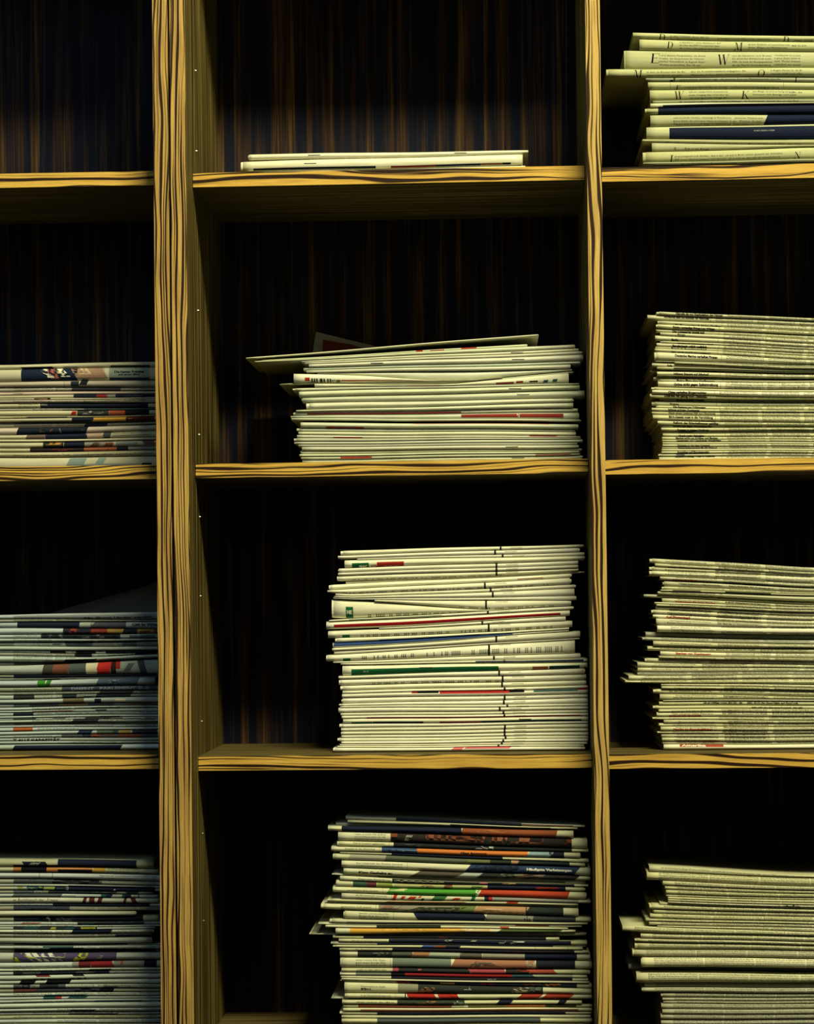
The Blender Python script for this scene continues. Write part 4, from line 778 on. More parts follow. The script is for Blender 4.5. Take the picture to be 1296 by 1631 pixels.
# ================================================================== middle bay, fourth shelf: colour newspapers
u1 = crop(480, 1280, 4.985); v1 = crop(720, 1280, 4.985); u2 = crop(480, 1440, 4.985); v2 = crop(720, 1440, 4.985)
def B4(A, x, s, wd, n=1, off=None):
    def fn(ink, r, h):
        o = off or 4.0
        for i in range(n): ink.text(A(x), o + i * 3.9, 2.4, s if i == 0 else line_of(len(s)), False, (.05,.055,.04), wd)
        ink.quad(A(x) + wd + 7, A(x) + wd + 7.4, .05, .95, (.2,.2,.16))
    return fn
q1 = lambda a, b, c, d, *o, **k: row(u1(a, b), v1(c, d), *o, **k)
q2 = lambda a, b, c, d, *o, **k: row(u2(a, b), v2(c, d), *o, **k)
NV = (.014,.020,.045)
rows = [
 q1(350,97,1055,178, S_((u1(750),v1(550),NV),(v1(550),v1(960),(.12,.03,.03),0,.2,.7)), th=5.5, rec=3, label='topmost newspaper, dark print on a grey spine', col=GREY),
 q1(365,128,992,198, S_((u1(1180),v1(780),(.02,.025,.03),0,.3,1)), mn=3, rec=2),
 q1(270,152,1000,214, S_((u1(700),v1(200),(.25,.28,.12),0,.3,.7)), mn=2, rec=8, col=GREY),
 q1(210,174,962,216, S_((u1(318),u1(1270),NV),(u1(1270),v1(80),(.16,.05,.02),4),(v1(75),v1(828),(.30,.085,.035),3),(v1(200),v1(420),(.42,.15,.06),4,.1,.5)), rec=0, label='newspaper with dark navy then rust-brown picture and white end'),
 q1(290,220,1068,285, B4(u1,420,'Ungern. Im wunden Maß, die Börse',50,3,4.6), S_((u1(708),v1(948),(.028,.022,.02)),(u1(712),u1(760),BRO),(u1(820),u1(870),GRY,6,.2,.8),(u1(985),v1(260),(.26,.09,.045),3,.0,.62),(v1(300),v1(720),(.26,.10,.05),3,.0,.6),(v1(250),v1(305),(.03,.05,.05),5,.1,.9),(v1(400),v1(470),(.03,.05,.05),5,.1,.9),(v1(890),v1(945),BRO,0,.1,.6)), rec=0, label='newspaper with dark brown photograph and pale lines'),
 q1(297,296,1072,368, B4(u1,410,'Fünf als Notstand Lageberichte',50), S_((u1(730),v1(950),(.02,.025,.028)),(u1(820),u1(950),(.07,.08,.06),4,.2,.8),(v1(190),v1(330),LGR,4,0,.8)), rec=1),
 q1(236,340,1015,392, B4(u1,345,'Kunden in die Gerüchte',48), S_((u1(636),u1(920),(.045,.09,.20)),(u1(700),u1(900),(.25,.36,.46),8,.35,.6),(u1(915),v1(600),(.60,.19,.045)),(v1(598),v1(790),(.30,.42,.46),8),(v1(770),v1(888),(.02,.02,.04))), T(v1(65),6.2,3.0,'Gas kommt',True,(.01,.01,.01),42), T(v1(320),10.6,2.6,'Deutschland',True,(.12,.04,.01),48), rec=0, label='newspaper with blue and orange picture reading "Gas kommt"'),
 q1(305,384,1078,444, S_((u1(715),v1(400),NV)), mn=2.4, rec=2),
 q1(257,396,1055,476, S_((u1(378),u1(670),(.42,.42,.32),4),(u1(665),v1(120),(.13,.15,.10),4),(v1(100),v1(300),(.16,.19,.08)),(v1(300),v1(470),(.03,.04,.03)),(v1(468),v1(525),(.45,.25,.15),4),(v1(520),v1(932),(.02,.03,.03))), rec=1, label='newspaper with grey-green picture fading into black'),
 q1(318,452,1108,510, B4(u1,435,'Der Unterricht des Zweiten kennt an',74,2,5), S_((v1(120),v1(988),(.03,.055,.12),12),(v1(150),v1(520),(.015,.02,.03),20,.1,.9)), T(v1(590),7.6,3.6,'Häufigste Verletzungen',True,(.75,.75,.65),72), rec=0, label='newspaper with navy picture reading "Häufigste Verletzungen"'),
 q1(338,512,1110,580, T(u1(452),8.4,3.7,'Kiew Gashahn zu',True,(.01,.012,.01),54), S_((u1(900),u1(1256),(.10,.09,.07),20),(v1(60),v1(220),LGR,14),(v1(210),v1(990),(.03,.03,.03),10),(v1(370),v1(520),(.14,.16,.11),10),(v1(520),v1(720),(.20,.13,.09),10)), rec=1, label='newspaper headed "Kiew Gashahn zu"'),
 q1(255,570,1064,616, S_((u1(600),v1(900),(.10,.11,.09),0,.4,1)), mn=3, rec=6, th=6, col=GREY, look='slim grey newspaper, short stub at left'),
 q1(305,578,1082,668, B4(u1,450,'Ostern zum Advent Europa',52,1,4), S_((u1(720),v1(970),(.02,.025,.03)),(u1(735),u1(1130),(.35,.38,.22),0,.2,.6),(v1(215),v1(280),PNK,3,.1,.7),(v1(400),v1(500),SKIN,3,.2,.6)), mn=4),
 q1(273,614,1050,690, S_((u1(408),u1(520),(.05,.11,.07)),(u1(520),u1(595),(.15,.035,.05)),(u1(600),u1(722),(.28,.34,.08)),(u1(735),v1(280),(.50,.52,.22)),(u1(950),u1(1060),(.5,.28,.16),6,.2,.8),(u1(1130),u1(1200),(.35,.07,.08),3),(v1(150),v1(240),(.1,.25,.05),3,.3,.9),(v1(280),v1(900),NV),(v1(665),v1(840),RED,0,.3,.7)), mn=8, rec=1, label='newspaper with green, wine-red and yellow colour squares'),
 q1(248,662,1056,702, B4(u1,360,'europäischen Krise fordert',50,1,6), S_((u1(685),v1(205),(.10,.40,.05),8),(u1(690),u1(830),(.55,.62,.30),8,.0,.4),(v1(180),v1(218),WS,5),(v1(215),v1(922),(.55,.07,.03),5)), rec=0, mn=8, label='newspaper with bright green stripe turning to bright red'),
 q1(318,712,1092,768, B4(u1,430,'der Europameister und ander',50,2,3.6), S_((u1(725),u1(752),RED,4),(u1(790),u1(820),RED,4,.2,.7),(u1(850),u1(905),RED,5,.2,.75),(u1(930),u1(950),RED,3,.1,.4),(u1(950),u1(970),BLK,2,.5,.95),(u1(1040),u1(1140),(.05,.16,.06),8),(u1(1195),u1(1240),RED,4,.4,.8),(v1(10),v1(60),RED,5,.3,.8),(v1(150),v1(180),GRN,3),(v1(255),v1(290),NV),(v1(290),v1(318),RED),(v1(318),v1(1000),GRY)), label='newspaper with red hearts and shapes on white', rec=0),
 q1(230,760,987,796, S_((u1(665),u1(1290),BRO,8,.3,1),(v1(430),v1(520),RED,3,.1,.6)), mn=4, rec=1),
 q1(200,780,1000,812, mn=2, rec=6, col=GREY),
 q1(177,797,997,830, B4(u1,315,'gewonnen. Lob zuerst',48,2,5), S_((u1(612),u1(1250),(.30,.28,.20)),(u1(640),u1(780),(.34,.17,.12),10,.1,.7),(u1(860),u1(1240),(.03,.04,.015),30,.2,1),(v1(0),v1(175),(.16,.22,.07),8),(v1(175),v1(590),(.50,.29,.15),10),(v1(240),v1(370),(.62,.42,.25),12,.3,.9),(v1(370),v1(560),(.30,.15,.06),16,.6,1),(v1(582),v1(882),(.03,.04,.035))), rec=0, label='thick newspaper with a skin-toned picture on dark ground'),
 q2(343,50,1115,110, B4(u2,455,'werden entscheidend für',48,3,5), S_((u2(905),v2(270),NV,-8),(v2(265),v2(640),(.25,.26,.2),6),(v2(640),v2(980),(.05,.055,.06)),(v2(570),v2(580),BLK),(v2(590),v2(598),BLK),(v2(608),v2(616),BLK)), rec=0, label='newspaper with type and cream field, navy to the right'),
 q2(243,120,1076,156, S_((u2(360),v2(380),(.25,.25,.2),0,.5,1)), th=6.5, mn=4), q2(132,152,1030,166, S_((v2(500),v2(770),(.2,.05,.03),0,.2,.7)), mn=2.5, rec=2, label='newspaper whose bent corner juts left'),
 q2(190,166,915,186, S_((u2(595),u2(1105),(.03,.045,.02)),(v2(380),v2(450),RED,0,.1,.6)), mn=4, rec=1),
 q2(270,190,977,206, S_((u2(385),v2(100),(.68,.38,.06)),(u2(600),v2(300),(.72,.42,.10),0,.1,.45),(v2(60),v2(380),CRM,9,.0,.6),(v2(60),v2(300),(.5,.16,.04),9,.6,1),(v2(370),v2(858),(.09,.13,.05),8)), rec=0, label='newspaper with golden yellow band turning green at right'),
 q2(70,240,1060,226, th=6.5, rec=9, mn=2.5, col=GREY, label='newspaper whose open corner fans out furthest left'),
 q2(248,262,850,266, S_((u2(490),v2(745),(.015,.017,.025)),(u2(1080),u2(1160),(.2,.03,.03),3,.2,.7)), rec=4, mn=5, label='short dark newspaper ending early with a small white tip'),
 q2(295,276,1070,298, B4(u2,400,'Mit Rom ist beim Vereinten',56), S_((u2(692),v2(943),NV),(u2(1130),u2(1185),GRY,6,.1,.8),(v2(145),v2(185),GRY,6,.1,.6),(v2(370),v2(420),LGR,5,.1,.9),(v2(470),v2(565),LGR,6,.1,.9)), rec=1, mn=5, label='newspaper with navy field and small pale shapes'),
 q2(245,302,1060,332, S_((u2(600),v2(800),NV,0,.3,1)), mn=2, rec=3, col=GREY), q2(270,325,1035,345, S_((u2(955),u2(1050),BLU,4),(u2(1050),u2(1140),BRO,4),(u2(1140),v2(60),NV,4)), RULE(v2(658)), RULE(v2(918)), mn=3),
 q2(318,344,1087,372, B4(u2,430,'Ein Dezember und Kultur',52), S_((u2(720),v2(970),(.02,.02,.035)),(v2(420),v2(820),(.06,.03,.03),0,.3,.7)), rec=1, mn=4),
 q2(305,372,1097,400, S_((u2(445),u2(720),(.03,.035,.03)),(u2(560),u2(680),(.13,.16,.13),5,.2,.8),(u2(720),u2(880),(.10,.11,.08)),(u2(875),u2(1010),(.42,.20,.10),6,.1,.9),(u2(1010),u2(1256),(.45,.50,.38),6,.1,.9),(v2(60),v2(235),(.12,.12,.09)),(v2(240),v2(575),(.34,.33,.25)),(v2(575),v2(990),NV)), rec=1, label='newspaper with grey and orange figures in its picture'),
 q2(312,423,1097,456, B4(u2,430,'weiter machen Das Öster-',48,3,5), S_((u2(722),v2(-10),(.20,.25,.19)),(u2(1200),v2(640),(.44,.20,.12),8),(v2(150),v2(230),(.14,.13,.09),6,.2,.8),(v2(230),v2(340),(.1,.1,.07),-14,.3,.7),(v2(590),v2(668),(.50,.42,.28),-6),(v2(665),v2(975),(.02,.025,.035))), rec=0, label='thick newspaper with grey-green to flesh-pink picture'),
 q2(318,508,1086,525, B4(u2,435,'ergibt an dem Jahre klar',48,2,4), S_((u2(722),u2(770),(.42,.09,.12)),(u2(770),v2(140),(.03,.035,.03)),(u2(920),u2(945),PNK,3,.2,.8),(v2(140),v2(428),(.42,.08,.11),-8),(v2(425),v2(610),(.035,.03,.03)),(v2(520),v2(600),RED,-8,.0,.4),(v2(608),v2(820),(.45,.09,.06),-8)), rec=1, label='newspaper with pink fields and a small pink heart'),
 q2(305,545,1070,568, S_((u2(430),u2(710),(.22,.25,.19)),(u2(710),u2(820),BLK),(u2(820),v2(475),(.30,.02,.025)),(v2(475),v2(650),(.03,.08,.10),-5),(v2(645),v2(955),(.35,.40,.30))), mn=4, label='newspaper with thin deep red stripe'),
 q2(312,572,1080,595, S_((u2(712),v2(955),(.02,.02,.03)),(v2(280),v2(350),LGR,0,.4,.7)), mn=3.4, rec=2), q2(318,598,1088,618, mn=2.4, rec=0, col=WHITE), q2(330,606,1104,634, S_((u2(755),u2(860),RED),(u2(860),u2(1100),NV),(u2(1100),v2(20),(.5,.3,.1)),(v2(20),v2(990),(.02,.03,.05)),(v2(230),v2(330),RED,3,.1,.7),(v2(570),v2(700),BRO,0,.1,.7),(v2(740),v2(860),ORA,0,.2,.7)), mn=3.2, rec=2, label='newspaper with small red and orange patches'),
 q2(340,618,1106,676, T(u2(470),8.0,2.6,'Konservativen im Pazifik.',False,(.12,.12,.09),40), T(u2(470),12.2,2.8,'SEITEN 4, 8',True,(.01,.01,.01),16), S_((u2(765),u2(925),(.33,.34,.22)),(u2(925),v2(720),(.035,.04,.035)),(u2(935),u2(1040),(.30,.14,.07),16,.3,1),(v2(100),v2(160),LGR,4,.0,.5),(v2(480),v2(600),(.50,.44,.28),4,.1,.8),(v2(600),v2(700),(.12,.17,.13),4)), rec=0, label='thick newspaper with blank margin reading "SEITEN 4, 8"'),
 q2(350,712,1128,722, B4(u2,470,'in der Konjunkturgruppe und',48,2,4), S_((u2(820),u2(828),BLK),(u2(845),u2(1065),RED,-5),(u2(1090),u2(1245),RED,-5),(v2(-15),v2(48),RED,-4),(v2(530),v2(700),(.40,.05,.03),10),(v2(725),v2(945),(.40,.05,.03),10)), rec=0, label='newspaper with bold red and white slanted fields'),
 q2(240,752,1085,762, th=6, rec=10, mn=2.2, col=GREY, look='newspaper, curled grey corner left'),
 q2(322,766,1030,768, B4(u2,435,'Wahl, anders: die 180 je',60), S_((u2(760),u2(1296),(.05,.07,.05)),(u2(925),u2(1060),(.35,.18,.10),4,.1,.8),(v2(10),v2(100),LGR),(v2(360),v2(470),NV,6),(v2(840),v2(900),NV,5)), rec=0, mn=5),
 q2(330,800,1106,800, S_((u2(450),v2(-5),(.28,.09,.05)),(v2(95),v2(125),WS),(v2(125),v2(420),(.25,.25,.08)),(v2(420),v2(740),(.55,.20,.06)),(v2(740),v2(985),(.06,.07,.03))), mn=4.5, label='newspaper with brown and orange band near the bottom'),
 q2(330,830,1118,826, S_((u2(468),v2(1000),(.3,.13,.08),0,.3,1)), mn=4),
 q2(322,858,1105,852, S_((u2(600),v2(900),NV,0,.3,1))), q2(325,885,1100,880), q2(318,915,1106,910, S_((u2(600),v2(700),SLA))), q2(330,950,1096,945), q2(322,990,1110,985), q2(326,1030,1110,1025), q2(320,1075,1105,1070),
]
build_stack(rows, R_ + .05, z4[1], 1, 'bottom middle stack', 'colour newspapers on the bottom middle shelf', xmin=XMID0, xmax=XMID1)

# ================================================================== left bay
def left(A, yl, yr, *o, xr=1300, **k):
    if 'label' not in k:
        xa = 21 + RN.choice([0, 0, 30, 70]); xb = RN.choice([120, 180, 255, 255, 255])
        o = (BODY(xa, xb, 62, 5, None, 3.4, 2.2, (.02,.026,.024)),) + o
        if RN.random() < .6:
            u = RN.uniform(10, 190); o = (S_((u, u + RN.uniform(20, 80), RN.choice([NAVY, BLK, SLA, TEA, (.05,.05,.06)]), 3, RN.choice([.3, .5, 0]), 1)),) + o
    a = A(100, yl); q = A(min(xr, 1180), yr); sl = (q[1] - a[1]) / (q[0] - a[0]); e_ = A(xr)
    return row(None, None, *o, pts=[(-215 + RN.uniform(-12, 12), a[1] - sl * 60), a, (max(e_, q[0] + .5), q[1] + sl * .3 * (max(e_, q[0]) - q[0]))], **k)
s2 = crop(0, 550, 4.8); w2 = lambda yl, yr, *o, **k: left(s2, yl, yr, *o, **k)
SP = (.60,.56,.45)
rows = [
 w2(143,118, S_((s2(160),s2(400),BLK,-4,.6,1),(s2(840),s2(1140),(.06,.06,.05),0,.6,1)), label='topmost newspaper with black shading under a pale edge'),
 w2(182,163, S_((s2(160),s2(590),(.012,.022,.05)),(s2(330),s2(385),WS,-14,.0,.75),(s2(370),s2(445),(.50,.16,.11),-8,.0,.85),(s2(435),s2(505),WS,-14,.0,.7),(s2(560),s2(800),(.50,.30,.20),-10,.0,.85),(s2(590),s2(680),(.62,.50,.28),-8,.0,.5),(s2(800),s2(830),CRM),(s2(835),s2(1140),(.36,.42,.34),0,.0,.8),(s2(835),s2(1140),(.03,.05,.09),0,.8,1)), T(s2(872),9.4,3.6,'Die besten Praktika',True,(.015,.02,.02),47), T(s2(905),13.4,2.8,'auf einen Blick',True,(.03,.04,.04),34), rec=0, label='thick colour newspaper headed "Die besten Praktika"'),
 w2(278,262, S_((s2(540),s2(603),(.02,.03,.05),0,.1,.9),(s2(612),s2(668),(.012,.018,.03),3,.0,.7)), RULE(s2(490)), RULE(s2(1138)), rec=0, label='pale newspaper with two small dark blue marks', col=SP),
 w2(322,318, col=GREY, rec=3, mn=3), w2(358,345, BODY(s2(100),s2(180),15), col=(.72,.62,.52), label='pinkish pale newspaper'),
 w2(385,368, S_((s2(560),s2(735),NV),(s2(735),s2(820),(.35,.03,.03)),(s2(815),s2(880),GRY,-4),(s2(880),s2(1180),NV),(s2(960),s2(1090),SLA,4,.2,.7)), mn=4.5, label='newspaper with navy stripe holding a red patch'),
 w2(408,398, S_((s2(262),s2(385),BLK),(s2(275),s2(375),(.62,.34,.24),-6,.3,1)), mn=2.5, rec=0, label='newspaper with a small rounded black mark'), w2(432,402, BODY(s2(640),s2(1100),60,4,3,3.5,1.8), mn=5, col=SP),
 w2(442,436, S_((s2(305),s2(1130),(.015,.022,.04)),(s2(310),s2(360),GRY,0,.1,.5)), BODY(s2(140),s2(290),34), mn=6, rec=2, label='newspaper with long dark blue stripe from its middle'),
 w2(484,476, S_((s2(640),s2(1180),TEA,0,.2,.8)), mn=2.4, rec=4, col=GREY),
 w2(502,490, S_((s2(545),s2(582),(.40,.02,.02),3,.15,.85),(s2(590),s2(830),(.05,.05,.045)),(s2(640),s2(700),LGR,6,.1,.7),(s2(730),s2(800),GRY,8,.1,.6),(s2(832),s2(955),(.48,.10,.05)),(s2(955),s2(1140),(.015,.015,.02))), rec=0, label='newspaper with a small red oval and a red block'),
 w2(545,535, mn=2), w2(562,538, S_((s2(548),s2(715),NV),(s2(715),s2(960),(.62,.33,.05),6),(s2(960),s2(1180),(.10,.02,.02)),(s2(980),s2(1005),CRM,0,.0,.5)), mn=5, label='newspaper with a golden yellow stripe'),
 w2(590,572, BODY(s2(100),s2(1170),80,5,3,3.6,1.8), rec=5, mn=5, col=GREY),
 w2(632,605, S_((s2(130),s2(665),(.014,.02,.035),4),(s2(300),s2(345),(.12,.10,.09),0,.2,.7),(s2(380),s2(400),(.4,.18,.08),0,.2,.6),(s2(455),s2(462),GRY,-3),(s2(620),s2(665),SLA,0,.1,.6)), rec=0, label='newspaper with glossy black stripe at left, pale at right', col=(.66,.60,.50)),
 w2(688,650, S_((s2(200),s2(345),(.16,.12,.10),3),(s2(345),s2(665),NV),(s2(665),s2(790),(.58,.40,.30),-6),(s2(785),s2(845),(.06,.09,.09),3)), BODY(s2(860),s2(1150),62,4,3,3.8,1.9), rec=0, label='newspaper with navy and flesh-pink fields', mn=7),
 w2(722,704, mn=2.4, rec=0, col=WHITE, label='thin bright newspaper edge'),
 w2(742,724, S_((s2(328),s2(485),(.03,.03,.03)),(s2(360),s2(475),(.50,.27,.06),4,.1,.5),(s2(488),s2(645),(.015,.02,.04)),(s2(645),s2(860),(.32,.30,.25)),(s2(700),s2(760),BRO,8,.2,.9),(s2(800),s2(862),(.32,.06,.04),4,.3,1),(s2(885),s2(1050),(.25,.30,.28),0,.2,.8),(s2(1095),s2(1180),(.22,.10,.10),-6,.0,.8)), rec=0, label='newspaper with black patches and golden letters'),
 w2(788,772, S_((s2(228),s2(640),(.03,.02,.02)),(s2(400),s2(560),(.25,.05,.03),0,.3,.7),(s2(640),s2(890),(.42,.13,.07)),(s2(890),s2(980),NV),(s2(985),s2(1180),GRY)), mn=3.6, label='thin newspaper with black and brick-red stripe'),
 w2(818,802, T(s2(105),6.2,2.6,'Nationen: ja aber für Bündnis wird die Traube   Vor seiner Regierung stellte der   in ein paar zu Überraschungen',False,(.05,.06,.05),222), rec=0, label='pale newspaper with one long line of small type'),
 w2(855,846, S_((s2(520),s2(650),(.25,.34,.30),6,.1,.7),(s2(740),s2(800),(.28,.38,.33),6,.1,.6),(s2(540),s2(1090),(.36,.42,.42),-8,.6,1),(s2(1075),s2(1150),NV,5,.55,1),(s2(100),s2(500),(.17,.16,.2),0,.85,1)), rec=0, label='bottom newspaper with faint bluish picture'),
]
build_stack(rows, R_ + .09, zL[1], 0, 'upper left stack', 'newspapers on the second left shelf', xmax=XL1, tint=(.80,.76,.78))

s3 = crop(0, 920, 4.8); w3 = lambda yl, yr, *o, **k: left(s3, yl, yr, *o, **k)
CL = (.62,.68,.62)
def mos(seed, x0=100, x1=1200, pal=(NV, SLA, GRY, LGR, (.03,.035,.04), (.5,.55,.5)), n=7, A=s3): return MOS(A(x0), A(x1), pal, n, seed)
rows = [
 w3(285,258, T(s3(630),9.4,3.0,'Alle (Euro) Länder vereint',True,(.05,.055,.06),110), S_((s3(100),s3(1190),(.28,.30,.30),0,.25,1)), label='topmost newspaper headed "Alle Länder vereint"', col=CL),
 w3(322,322, mn=2.5, rec=4, col=GREY),
 w3(345,332, S_((s3(128),s3(605),NV),(s3(600),s3(700),LGR,10),(s3(690),s3(960),(.09,.10,.13))), T(s3(1003),7.2,4,'GM in Wien',True,(.04,.045,.05),44), S_((s3(960),s3(1300),(.20,.22,.22),0,0,.02)), label='newspaper headed "GM in Wien" with navy field', col=(.50,.54,.52)),
 w3(388,392, mos(1,480,1200,((.03,.03,.04),(.3,.05,.04),(.45,.3,.08),NV,SLA),9), mn=6, label='newspaper with scattered red and yellow specks', col=CL),
 w3(440,428, S_((s3(312),s3(918),(.02,.03,.04)),(s3(990),s3(1190),(.10,.14,.2),0,.3,1)), mos(3,330,900,((.03,.04,.05),(.18,.2,.2),(.02,.03,.04)),12), mn=5, col=CL),
 w3(470,468, col=CL, mn=3), w3(492,480, mos(5,100,1200), mn=5, rec=4, col=GREY), 
 w3(528,528, rec=0, col=CL, mn=5, label='brighter newspaper band above broken dark stripes'), w3(560,556, mos(7,380,1200,((.01,.012,.02),LGR,NV),6), mn=4, rec=3, col=CL), w3(578,585, S_((s3(570),s3(700),BLK),(s3(1030),s3(1200),BLK),(s3(700),s3(1000),LGR)), mn=3, col=GREY),
 w3(602,612, rec=0, mn=6, col=(.66,.74,.64), look='pale greenish-white newspaper'),
 w3(645,640, S_((s3(100),s3(1200),(.06,.08,.06),0,.3,1)), mn=3, rec=5, col=GREY),
 w3(675,625, S_((s3(325),s3(400),(.06,.06,.05),3),(s3(400),s3(520),(.22,.08,.05),3),(s3(520),s3(655),(.10,.12,.12)),(s3(655),s3(745),(.70,.66,.42)),(s3(740),s3(845),(.60,.035,.03),4),(s3(845),s3(885),(.04,.02,.02)),(s3(882),s3(918),(.50,.04,.03),0,.0,.6),(s3(960),s3(1010),(.16,.18,.18),8,.2,.8),(s3(1060),s3(1110),(.08,.09,.1),-6)), rec=0, label='thick newspaper with bright red flower patch', col=(.66,.70,.58)),
]
s3b = crop(0, 1060, 4.8); w3b = lambda yl, yr, *o, **k: left(s3b, yl, yr, *o, **k)
rows += [
 w3b(72,66, S_((s3b(100),s3b(1200),NV)), mn=3, rec=4), w3b(92,82, mn=2, rec=6, col=GREY),
 w3b(118,92, S_((s3b(285),s3b(345),(.05,.28,.03)),(s3b(350),s3b(385),(.04,.2,.03),4),(s3b(740),s3b(1055),(.10,.14,.22),5),(s3b(830),s3b(900),(.3,.35,.4),5,.2,.7)), rec=0, mn=8, xr=1185, label='newspaper with small bright green patch', col=CL),
 w3b(165,150, S_((s3b(470),s3b(1200),(.06,.08,.12))), T(s3b(540),6.6,4.2,'DMENT   PARLEMENT EUR',True,(.26,.30,.33),126), BODY(s3b(100),s3b(460),70,4,5,4,2.4), mn=7, label='newspaper with pale capitals "PARLEMENT EUR"', col=GREY),
 w3b(205,195, mn=3, rec=3, col=GREY), w3b(228,218, mos(11,100,1200), mn=4, rec=2, col=CL), w3b(262,238, S_((s3b(722),s3b(772),NV,0,.2,1),(s3b(480),s3b(640),(.16,.14,.08)),(s3b(880),s3b(960),CRM,0,.3,.8)), mn=5, rec=0, col=CL, label='newspaper with a small navy square right of centre'),
 w3b(292,282, mos(13,100,1200,((.03,.035,.05),(.12,.08,.05),SLA)), mn=5, rec=3, col=GREY), w3b(322,304, BODY(s3b(880),s3b(1150),60,4,3,3.6,2), mn=3, col=CL),
 w3b(345,322, S_((s3b(250),s3b(560),(.25,.1,.06),0,.4,.9),(s3b(730),s3b(815),NV,0,.3,.7)), mn=3.4, rec=1, col=CL), w3b(362,350, S_((s3b(100),s3b(255),NV)), BODY(s3b(290),s3b(880),70,4,3,3.6,2), mn=4, rec=1, col=CL, look='newspaper with navy left part'),
 w3b(388,372, mn=3, rec=0, col=(.66,.74,.64)), w3b(402,390, mos(17,100,1200,(GRY,LGR,SLA,CL)), mn=3, col=CL), w3b(420,408, rec=0, mn=3, col=(.68,.76,.66), look='pale greenish-white newspaper'),
 w3b(440,428, S_((s3b(100),s3b(1200),(.13,.14,.10),0,.2,1)), mn=4.5, rec=3, col=GREY), w3b(462,448, BODY(s3b(960),s3b(1190),50), mn=4, col=CL),
 w3b(478,468, S_((s3b(100),s3b(250),(.45,.12,.04))), BODY(s3b(285),s3b(600),60,4,3,3.6,2), mn=5, rec=0, col=CL, label='newspaper with orange-red block at the frame edge'),
 w3b(508,488, S_((s3b(595),s3b(700),(.02,.04,.10),4),(s3b(740),s3b(860),(.12,.18,.10)),(s3b(860),s3b(905),TEA),(s3b(905),s3b(1000),(.42,.33,.09)),(s3b(1010),s3b(1200),(.05,.05,.08))), mn=5, rec=0, col=CL, label='newspaper with navy, green and yellow patches at right'),
 w3b(535,518, mos(23,470,1200,(NV,(.3,.08,.06),SLA,(.02,.03,.05))), mn=4.5, rec=1, col=CL),
 w3b(558,548, T(s3b(100),5.4,4,'T ALLE KAPAZITÄT',True,(.02,.025,.03),74), mn=5, rec=1, col=CL, label='newspaper with heavy black capitals at left'),
 w3b(582,575, BODY(s3b(550),s3b(1190),70), mn=3, col=CL),
 w3b(604,594, S_((s3b(100),s3b(925),(.014,.022,.05),5,.2,1),(s3b(925),s3b(1300),(.66,.76,.74),5,.1,1)), rec=0, label='bottom newspaper navy at left, white at right', col=CL),
]
build_stack(rows, R_ + .105, zL[2], 0, 'middle left stack', 'newspapers on the third left shelf', depth=YB - .052 - (R_ + .105), xmax=XL1, tint=(.62,.66,.70))

